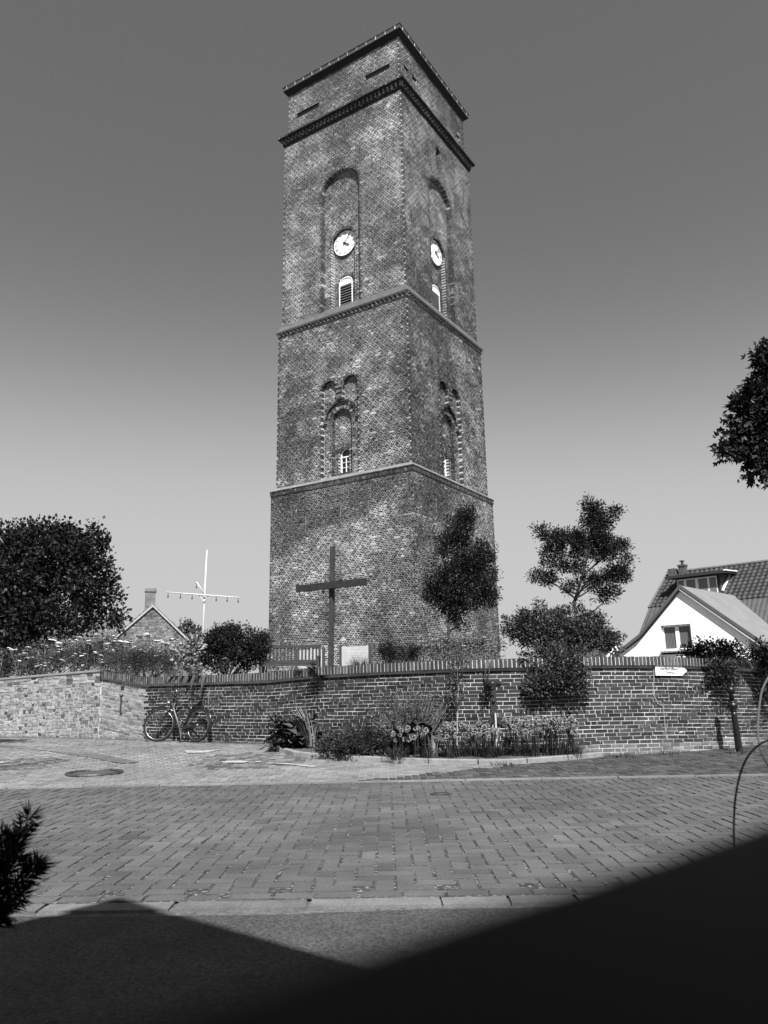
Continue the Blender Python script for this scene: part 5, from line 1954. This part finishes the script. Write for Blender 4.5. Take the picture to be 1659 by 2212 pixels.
shrub('hedge_shrub', 'low dark green growth under the maple along the old wall', [(40, 1435, 60, 26), (120, 1430, 60, 26), (190, 1420, 50, 26), (230, 1400, 40, 20), (-30, 1440, 40, 26)], 21, 1.3, .075, (.02, .07), seed=15, width=.35, foot=(at(100, 1460, 21)[0], 21, 1.4))
shrub('background_bush', 'small dark bush against the left tower edge behind the dark rose bush', [(568, 1375, 16, 10), (572, 1390, 14, 14)], 24, 1.3, .06, (.012, .04), seed=16, foot=(at(570, 1440, 24)[0], 24, 1.4))
shrub('dwarf_pine', 'small dark bush by the tower foot right of the grass tuft', [(840, 1412, 24, 20), (835, 1398, 14, 12)], 17.0, 2.4, .05, (.008, .03), seed=17, width=.25, foot=(at(840, 1435, 17)[0], 17, 1.4))
shrub('dwarf_juniper', 'low dark spreading bush between dwarf pine and coneflowers', [(882, 1416, 28, 16), (900, 1408, 14, 12)], 17.2, 2.4, .05, (.008, .03), seed=18, width=.25, foot=(at(885, 1435, 17.2)[0], 17.2, 1.4))
for i, (cl, lab) in enumerate(([[(646, 1452, 8, 5, 0, .04)], 'small tuft of ivy hanging on the wall below the bench'], [[(676, 1448, 6, 14, 0, .05), (686, 1470, 7, 9, 0, .04)], 'trailing ivy hanging over the coping below the wooden cross'], [[(1050, 1486, 9, 12, 0, .05)], 'round ivy tuft beside the iron wall anchor'])):
    u = cl[0][0]
    p, t, nn = frame_at(s_of_u(u))
    shrub('ivy_tuft', lab, cl, p[1] - .12, 1.7, .035, (.008, .035), np.array([p[0], p[1], wtop(s_of_u(u)) - .03]) + nn * .06, cat='ivy', group='ivy on the wall', seed=20 + i)


def flat_head(R, seedv):
    g = np.random.default_rng(seedv)
    V, Fa, T = [(0, 0, R * .18)], [], [.6]
    n = 11
    for k in range(n):
        a = 2 * math.pi * k / n
        r = R * g.uniform(.8, 1.1)
        V += [(.6 * r * math.cos(a), .6 * r * math.sin(a), R * g.uniform(.12, .22)), (r * math.cos(a), r * math.sin(a), -R * g.uniform(0, .12))]
        T += [.55, .45]
    for k in range(n):
        a, b = 1 + 2 * k, 1 + 2 * ((k + 1) % n)
        Fa += [(0, a, b, b), (a, a + 1, b + 1, b)]
    tri = [(f[0], f[1], f[2]) for f in Fa if f[2] == f[3]] + [q for f in Fa if f[2] != f[3] for q in ((f[0], f[1], f[2]), (f[0], f[2], f[3]))]
    me = mesh_np('flower_head', V, tri, np.array(T))
    me.materials.append(M_DRY)
    return me


HEADS = [flat_head(.085, i) for i in range(4)]
yar = [(20, 1400), (62, 1398), (95, 1393), (118, 1380), (128, 1388), (150, 1383), (172, 1378), (192, 1384), (210, 1372), (225, 1380), (246, 1373), (262, 1385), (282, 1380), (300, 1374), (318, 1368), (338, 1384), (356, 1390), (372, 1382), (392, 1392), (404, 1398),
       (104, 1430), (140, 1420), (158, 1418), (182, 1410), (205, 1408), (112, 1422), (88, 1426), (230, 1405), (270, 1418), (250, 1400), (70, 1420), (45, 1415), (310, 1400), (345, 1408), (185, 1430), (220, 1425), (135, 1402), (166, 1400), (290, 1398), (330, 1396)]
sidx = rng.permutation(len(yar))
for k in range(10):
    grp = [yar[i] for i in sidx[k::10]]
    grp = sorted(yar, key=lambda q: q[0])[k * 4:(k + 1) * 4]
    um = np.mean([q[0] for q in grp])
    yy = 20.0 - .0025 * um
    foot = np.array([at(um, 1450, yy)[0], yy, 1.45])
    t = thing('yarrow_plant', ['yarrow plant with flat pale heads above the left wall, %s' % w for w in
              ('first from the left', 'second from the left', 'third from the left', 'fourth from the left', 'fifth from the left', 'fifth from the right', 'fourth from the right', 'third from the right', 'second from the right', 'rightmost')][k], 'flower', foot, 'yarrow in the bed above the left wall')
    mb = MB()
    for (u, v) in grp:
        for rep in range(3):
            h = at(u + rng.normal(0, 7) * (rep > 0), v + (abs(rng.normal(0, 7)) if rep else 0), yy + rng.normal(0, .35))
            mb.tube([foot + rng.normal(0, .15, 3) * (1, 1, 0), (foot + h) / 2 + rng.normal(0, .03, 3), h], [.008, .007, .005], 5)
            o = link('flower_head', HEADS[int(rng.integers(4))], t)
            s_ = float(rng.uniform(.55, 1.25))
            o.matrix_basis = Matrix.Translation(h) @ Matrix.Rotation(float(rng.uniform(-.4, .1)), 4, 'X') @ Matrix.Rotation(float(rng.uniform(-.3, .3)), 4, 'Y') @ Matrix.Scale(s_, 4)
    mb.build('stems', mat('flower_stem', .08), t)
    P, D, Sz, T, _ = sprays([(um, 1425, 26, 20), (um + rng.uniform(-8, 8), 1400, 20, 16)], yy, .7, .07, (.03, .09), seed=60 + k, dark=.8)
    link('foliage', leaf_mesh('foliage', P, D, Sz, T, .25), t, M_LEAF)

# hollyhock and long leaves hanging over the coping
q = np.array([at(412, 1450, 17.4)[0], 17.4, 1.42])
t = thing('hollyhock', 'pale leafy hollyhock stalk behind the coping above the bicycle', 'flower', q)
P, D, Sz, T, _ = sprays([(412, 1430, 14, 22), (402, 1440, 12, 12), (418, 1400, 8, 14), (395, 1420, 8, 10)], 17.3, 1.0, .085, (.08, .26), seed=80, dark=1.0)
link('foliage', leaf_mesh('foliage', P, D, Sz, T, .7), t, M_LEAF)
MB().tube([q, at(415, 1385, 17.4)], [.012, .006], 6).build('stem', mat('flower_stem', .08), t)
q, tt_, nn_ = on_wall(430, 1455, .0)
t = thing('trailing_leaf_plant', 'plant with long broad leaves drooping over the coping above the bicycle', 'plant', (q[0], q[1], 1.5))
V, Fa, T = [], [], []
for (u0, v0, u1, v1) in ((392, 1452, 370, 1463), (408, 1453, 398, 1464), (420, 1453, 411, 1478), (432, 1452, 424, 1488), (440, 1449, 436, 1470), (452, 1455, 447, 1490), (400, 1449, 385, 1458), (428, 1446, 418, 1462), (445, 1443, 430, 1452)):
    a, _, n1_ = on_wall(u0, v0, .06); b, _, _ = on_wall(u1, v1, .16)
    d = b - a; L = np.linalg.norm(d)
    sd = np.cross(d, n1_); sd /= np.linalg.norm(sd)
    tn = rng.uniform(.02, .09); bse = len(V)
    for j in range(6):
        f = j / 5
        p = a + d * f + (0, 0, .10 * math.sin(math.pi * f) * (1 - f)) + n1_ * .03 * math.sin(math.pi * f)
        w = .045 * math.sin(math.pi * min(1, .12 + f * .88)) + .002
        V += [p - sd * w, p + n1_ * -.012, p + sd * w]; T += [tn, tn * .7, tn]
    for j in range(5):
        for c in range(2):
            Fa.append((bse + 3 * j + c, bse + 3 * j + c + 1, bse + 3 * j + c + 4, bse + 3 * j + c + 3))
link('leaves', mesh_np('leaves', np.array(V), np.array(Fa), np.array(T)), t, M_LEAF)

# grass tuft and coneflowers behind the coping
q = np.array([at(778, 1440, 16.2)[0], 16.2, 1.42])
t = thing('grass_tuft', 'arching dark grass tuft in front of the right information board', 'grass', q)
link('blades', blades('blades', q, 220, .55, .75, .012, (.02, .07), seed=1, area=.14), t, M_LEAF)
for k in range(7):
    u = 918 + k * 25
    yy = 15.6
    foot = np.array([at(u, 1440, yy)[0], yy, 1.42])
    t = thing('coneflower', 'clump of pale coneflowers behind the coping, %s from the left of seven' % ('first', 'second', 'third', 'fourth', 'fifth', 'sixth', 'seventh')[k], 'flower', foot, 'coneflowers behind the coping')
    P, D, Sz, T, _ = sprays([(u, 1408, 15, 18), (u + 6, 1392, 10, 10)], yy, .7, .06, (.01, .19), seed=90 + k, dark=1.0)
    link('foliage', leaf_mesh('foliage', P, D, Sz, T, .32), t, M_LEAF)
    mb = MB(); hd = MB(); pt = []
    for r in range(5):
        h = at(u + rng.uniform(-12, 12), rng.uniform(1374, 1395), yy + rng.normal(0, .15))
        mb.tube([foot + rng.normal(0, .06, 3) * (1, 1, 0), h], [.006, .004], 5)
        hd.lathe(h, [(.005, -.01), (.022, 0), (.018, .018), (.002, .026)], 8)
        for a in np.linspace(0, 2 * math.pi, 9)[:-1]:
            d = np.array([math.cos(a), math.sin(a), -.5])
            pt.append((h, d))
    mb.build('stems', mat('flower_stem', .08), t); hd.build('cones', mat('cone_dark', .03), t)
    link('petals', leaf_mesh('petals', np.array([p for p, d in pt]), np.array([d for p, d in pt]), np.full(len(pt), .05), rng.uniform(.2, .45, len(pt)), .35), t, M_DRY)

# ================================================================== FLOWER BED PLANTS
Yb = 13.1
bedz = lambda u, v: gh(u, v) + (0, 0, .05)


def big_leaf_plant(name, label, foot, n, L, spread, wid, tone, seed):
    g = np.random.default_rng(seed)
    t = thing(name, label, 'plant', foot)
    V, Fa, T = [], [], []
    for i in range(n):
        a = g.uniform(0, 2 * math.pi); el = g.uniform(.1, 1.2)
        d = np.array([math.cos(a) * math.cos(el), math.sin(a) * math.cos(el), math.sin(el)])
        s0 = np.asarray(foot) + np.array([g.uniform(-1, 1) * spread[0], g.uniform(-1, 1) * spread[1], g.uniform(0, spread[2])])
        LL = L * g.uniform(.6, 1.2)
        sd = np.cross(d, (0, 0, 1)); sd /= np.linalg.norm(sd) + 1e-9
        sd = sd + g.normal(0, .25, 3)
        tn = g.uniform(*tone); b = len(V)
        for j in range(6):
            f = j / 5
            p = s0 + d * LL * f - np.array([0, 0, LL * .55 * f * f]) + g.normal(0, .004, 3)
            w = LL * wid * math.sin(math.pi * min(1, .1 + .9 * f)) + .002
            V += [p - sd * w + (0, 0, .012), p - (0, 0, .008), p + sd * w + (0, 0, .012)]; T += [tn, tn * .8, tn]
        for j in range(5):
            for c in range(2):
                Fa.append((b + 3 * j + c, b + 3 * j + c + 1, b + 3 * j + c + 4, b + 3 * j + c + 3))
    V = np.array(V)
    V[:, 2] = np.maximum(V[:, 2], zg(V[:, 0], V[:, 1]) + .012)
    link('leaves', mesh_np('leaves', V, np.array(Fa), np.array(T), True), t, M_LEAF)
    return t


f = at(632, 1612, 14.35)
big_leaf_plant('broad_leaf_plant', 'big floppy dark-leaved plant at the left end of the flower bed', (f[0], 14.35, .16), 250, .24, (.36, .26, .50), .24, (.012, .075), 1)
f = at(622, 1622, 14.75)
q = np.array([at(672, 1610, 14.2)[0], 14.2, .18])
t = thing('sword_leaf_plant', 'fan of long sword-shaped leaves beside the broad-leaved plant', 'plant', q)
link('blades', blades('blades', q, 46, .75, .55, .038, (.05, .2), (-.18, 0, 0), 2, .35, .09), t, M_LEAF)
shrub('catmint_mound', 'low dense mound of small dark leaves at the kerb, left half of the bed', [(760, 1612, 66, 26), (715, 1618, 38, 20, .3), (800, 1600, 40, 32, .1), (840, 1614, 30, 24)], 13.35, 2.2, .042, (.022, .075), seed=30, foot=(at(760, 1640, 13.4)[0], 13.4, .12), gap=.1)
shrub('twiggy_lavender', 'loose twiggy pale-tipped bush against the wall in the middle of the bed', [(860, 1525, 50, 34), (910, 1520, 46, 36), (960, 1535, 34, 36), (830, 1545, 26, 24), (885, 1560, 56, 26), (900, 1590, 62, 22)], 13.35, .7, .05, (.02, .17), seed=31, width=.22, foot=(at(890, 1600, 13.4)[0], 13.4, .12), gap=.5)
mb = MB()
t = bpy.data.objects['twiggy_lavender']
fo = np.array(t.location)
for i in range(90):
    u = rng.uniform(805, 990)
    h = at(u, 1490 + .006 * (u - 900) ** 2 + rng.uniform(0, 40), 13.3 + rng.normal(0, .1))
    a = fo + np.array([(h[0] - fo[0]) * .4, 0, .2])
    mb.tube([a, (a + h) / 2 + rng.normal(0, .02, 3), h], [.004, .0035, .004], 4)
mb.build('twigs', mat('pale_twig', .2), t)
f = np.array([at(900, 1600, 13.1)[0], 13.1, .35])
big_leaf_plant('horseradish_plant', 'tall plant with very large dark leaves in the middle of the bed', f, 34, .34, (.36, .1, .22), .27, (.02, .07), 3)


def spiky_ball(R, seedv):
    g = np.random.default_rng(seedv)
    n = 110
    q = g.normal(0, 1, (n, 3)); q /= np.linalg.norm(q, axis=1, keepdims=True)
    V, Fa, T = [], [], []
    for d in q:
        s = np.cross(d, g.normal(0, 1, 3)); s /= np.linalg.norm(s)
        b = len(V)
        V += [d * R * .25, d * R * g.uniform(.85, 1.05) + s * R * .2, d * R * g.uniform(.85, 1.05) - s * R * .2]
        Fa.append((b, b + 1, b + 2)); T += [.04, .30, .30]
    me = mesh_np('flower_head', V, Fa, np.array(T)); me.materials.append(M_DRY)
    return me


BALLS = [spiky_ball(.042, i) for i in range(4)]
for k, (u0, u1, v0, v1, vb, nb_, lab) in enumerate(((846, 925, 1572, 1600, 1640, 24, 'leftmost clump of round-headed alliums, short, by the kerb'), (952, 1078, 1562, 1592, 1642, 62, 'middle clump of round-headed alliums below the iron wall anchor'), (1086, 1245, 1548, 1582, 1636, 84, 'rightmost and widest clump of round-headed alliums by the kerb'))):
    um = (u0 + u1) / 2
    yk = 12.85 if k < 2 else 12.95
    foot = np.array([at(um, vb, yk)[0], yk, float(zg(at(um, vb, yk)[0], yk)) + .05])
    t = thing('allium_clump', lab, 'flower', foot, 'allium clumps in the flower bed')
    wd = (u1 - u0) / 2 * yk / FPX
    mb = MB()
    for i in range(nb_):
        u = rng.uniform(u0, u1); v = rng.uniform(v0, v1) + .0035 * abs(u - um) ** 1.5
        h = at(u, v, yk + rng.normal(0, .12))
        ft_ = np.array([foot[0] + (h[0] - foot[0]) * .85, yk + rng.normal(0, .08), foot[2]])
        mb.tube([ft_, (ft_ + h) / 2 + rng.normal(0, .012, 3), h], [.005, .0045, .004], 5)
        o = link('flower_head', BALLS[i % 4], t)
        o.matrix_basis = Matrix.Translation(h) @ Matrix.Rotation(float(rng.uniform(0, 6)), 4, 'Z') @ Matrix.Scale(float(rng.uniform(.7, 1.15)), 4)
    mb.build('stems', mat('allium_stem', .02), t)
    Vs = []
    for i in range(max(3, int(wd / .09))):
        Vs.append(foot + np.array([rng.uniform(-wd, wd), rng.normal(0, .06), 0]))
    for i, p in enumerate(Vs):
        o = link('blades', blades('blades', p + np.array([0, rng.uniform(-.12, .1), 0]), 120, .27 * rng.uniform(.8, 1.2), 1.0, .010, (.008, .06), seed=40 + 10 * k + i, curl=.42, area=.13), t, M_LEAF)
for k, (u, vb, lab, n_, L_) in enumerate(((938, 1636, 'upright strap-leaved clump between the left and middle alliums', 34, .42), (1020, 1600, 'tall pale strap leaves behind the middle alliums', 16, .62), (1066, 1605, 'pale iris leaves below the iron wall anchor', 14, .55))):
    yk = 12.9 if k == 0 else 13.1
    q = np.array([at(u, vb, yk)[0], yk, .06])
    t = thing('iris_clump', lab, 'plant', q, 'strap-leaved clumps in the bed')
    link('blades', blades('blades', q, n_, L_, .28, .026, (.08, .26), seed=70 + k, curl=.1, area=.07), t, M_LEAF)
# sapling tied to its stake
q = np.array([at(986, 1600, 13.15)[0], 13.15, .08])
t = thing('sapling', 'thin pale-stemmed sapling growing up past the coping in the bed', 'tree', q)
mb = MB().tube([q, at(988, 1540, 13.15), at(990, 1480, 13.12), at(986, 1425, 13.1)], [.012, .011, .009, .004], 6)
for (u, v) in ((975, 1440), (1003, 1438), (1000, 1470), (978, 1475), (990, 1400), (1002, 1415), (976, 1418)):
    mb.tube([at(988, v + 30, 13.12), at(u, v, 13.1)], [.005, .002], 5)
mb.build('trunk', mat('pale_stem', .28, noise=[(20, .6, 1.3, 3)]), t)
P, D, Sz, T, _ = sprays([(986, 1430, 16, 16), (990, 1465, 14, 18), (988, 1500, 9, 14), (985, 1405, 14, 12), (1003, 1420, 8, 10)], 13.12, .45, .045, (.04, .14), seed=85, gap=.5)
link('crown', leaf_mesh('crown', P, D, Sz, T, .4), t, M_LEAF)
q = np.array([at(1093, 1610, 13.25)[0] * 0 + at(1073, 1610, 13.2)[0], 13.2, .06])
t = thing('pale_stake', 'short pale stake at the wall below the iron anchor', 'stake', q)
MB().tube([q, at(1070, 1540, 13.22)], [.018, .016], 6).build('shaft', mat('pale_stake', .45, noise=[(15, .7, 1.2, 3)]), t)
q, tt_, nn_ = on_wall(967, 1480, .05)
# weeds at kerb and bollard
for k, (u, v, lab) in enumerate(((1590, 1627, 'small weeds round the bollard foot'), (1345, 1635, 'thin row of weeds at the wall foot right of the kerb end'), (1090, 1654, 'tiny weed at the kerb below the right alliums'), (1440, 1630, 'weeds at the wall foot under the arrow sign'))):
    q = gh(u, v)
    t = thing('weed', lab, 'weed', q, 'weeds in the paving')
    me = blades('blades', q, 60, .09, 1.2, .012, (.03, .09), seed=120 + k, area=.22)
    link('blades', me, t, M_LEAF)

# ================================================================== NEAR THE CAMERA
# rosemary at the left edge
yr = 2.2
t = thing('rosemary', 'dark rosemary sprigs close to the camera at the left edge', 'plant', (-1.62, yr, 0))
sprigs = [[(-50, 2000), (0, 1885), (40, 1810), (66, 1764)], [(-50, 2000), (20, 1925), (58, 1892), (84, 1864)], [(-40, 1980), (4, 1860), (24, 1806)], [(-50, 2010), (14, 1955), (46, 1930)], [(-60, 1960), (-14, 1870), (4, 1806)], [(-40, 2020), (-10, 1985), (8, 1978)], [(-50, 1970), (6, 1900), (40, 1850)]]
P, D, Sz, T = [], [], [], []
mb = MB()
for sp2 in sprigs:
    pts = [at(u, v, yr + rng.normal(0, .03)) for u, v in sp2]
    pts = list(spline(np.array(pts), 10))
    mb.tube([np.array([-1.62, yr, 0.0]), np.array([-1.46, yr, .42])] + pts, [.006, .005] + list(np.linspace(.004, .0015, len(pts))), 5)
    for i in range(4, len(pts)):
        d = pts[i] - pts[i - 1]; d /= np.linalg.norm(d)
        for q in range(12):
            r = rng.normal(0, 1, 3); r -= d * (r @ d); r /= np.linalg.norm(r)
            P.append(pts[i] + rng.normal(0, .002, 3)); D.append(d * .7 + r * .9); Sz.append(rng.uniform(.04, .066) * (1.0 if i < len(pts) - 3 else .8)); T.append(rng.uniform(.006, .02))
mb.build('stems', mat('rosemary_stem', .02), t)
link('needles', leaf_mesh('needles', np.array(P), np.array(D), np.array(Sz), np.array(T), .085, .1), t, M_LEAF)

# arching stems at the right
M_STEM = mat('dry_stem', .02, rough=.6)
for k, (pp, yy, lab, r, m_) in enumerate((([(1588, 2000), (1586, 1850), (1585, 1790), (1589, 1720), (1603, 1660), (1625, 1622), (1662, 1598), (1720, 1590)], 1.7, 'thin dark arching stem close to the camera at the right edge', .0021, M_STEM),
                                       ([(1760, 1900), (1700, 1740), (1662, 1660), (1648, 1632), (1640, 1608), (1637, 1570), (1641, 1520), (1650, 1482), (1680, 1430)], 2.1, 'second thin arching stem, paler, at the right edge', .0026, mat('pale_dry_stem', .12)))):
    pts = spline(np.array([at(u, v, yy) for u, v in pp]), 8)
    foot = np.array([pts[0][0], yy, 0.0])
    t = thing('arching_stem', lab, 'plant', foot)
    MB().tube([foot] + list(pts), r, 6).build('stem', m_, t, True)

# high dark table under the camera, far out of focus
hz = .024
e1_, e2_ = None, None
rayp = lambda u, v: ray(u, v) * (-hz / ray(u, v)[2])
a, b = rayp(560, 2121), rayp(1659, 1772)
d = (b - a)[:2]; d /= np.linalg.norm(d)
pn = np.array([d[1], -d[0]])
a2 = a[:2] - d * .35; b2 = a[:2] + d * 1.0
ztab = EYE - hz
corners = [a2, b2, b2 + pn * .62, a2 + pn * .62]
cen = np.mean(corners, axis=0)
t = thing('high_table', 'dark high table top, blurred, filling the lower right corner', 'table', (cen[0], cen[1], 0))
M_TAB = mat('dark_table', .009, rough=.7, spec=.08, noise=[(6, .7, 1.3, 3)])
edge_px = [(-300, 2280), (0, 2226), (300, 2152), (560, 2082), (812, 2002), (1016, 1942), (1220, 1886), (1425, 1826), (1659, 1756), (1800, 1712)]
edge = [rayp(u, v)[:2] for u, v in edge_px]
top_poly = edge + [edge[-1] + d * .5, edge[-1] + d * .5 + pn * .6, edge[0] + pn * .6]
tb = MB().prism([(q[0], q[1], ztab) for q in top_poly], (0, 0, -.035)).build('table_top', M_TAB, t)
md = tb.modifiers.new('round', 'BEVEL'); md.width = .008; md.segments = 3
for q in corners:
    w = q + (cen - q) * .12
    MB().abox(w[0] - .02, w[0] + .02, w[1] - .02, w[1] + .02, 0, ztab - .035).build('leg', M_TAB, t)
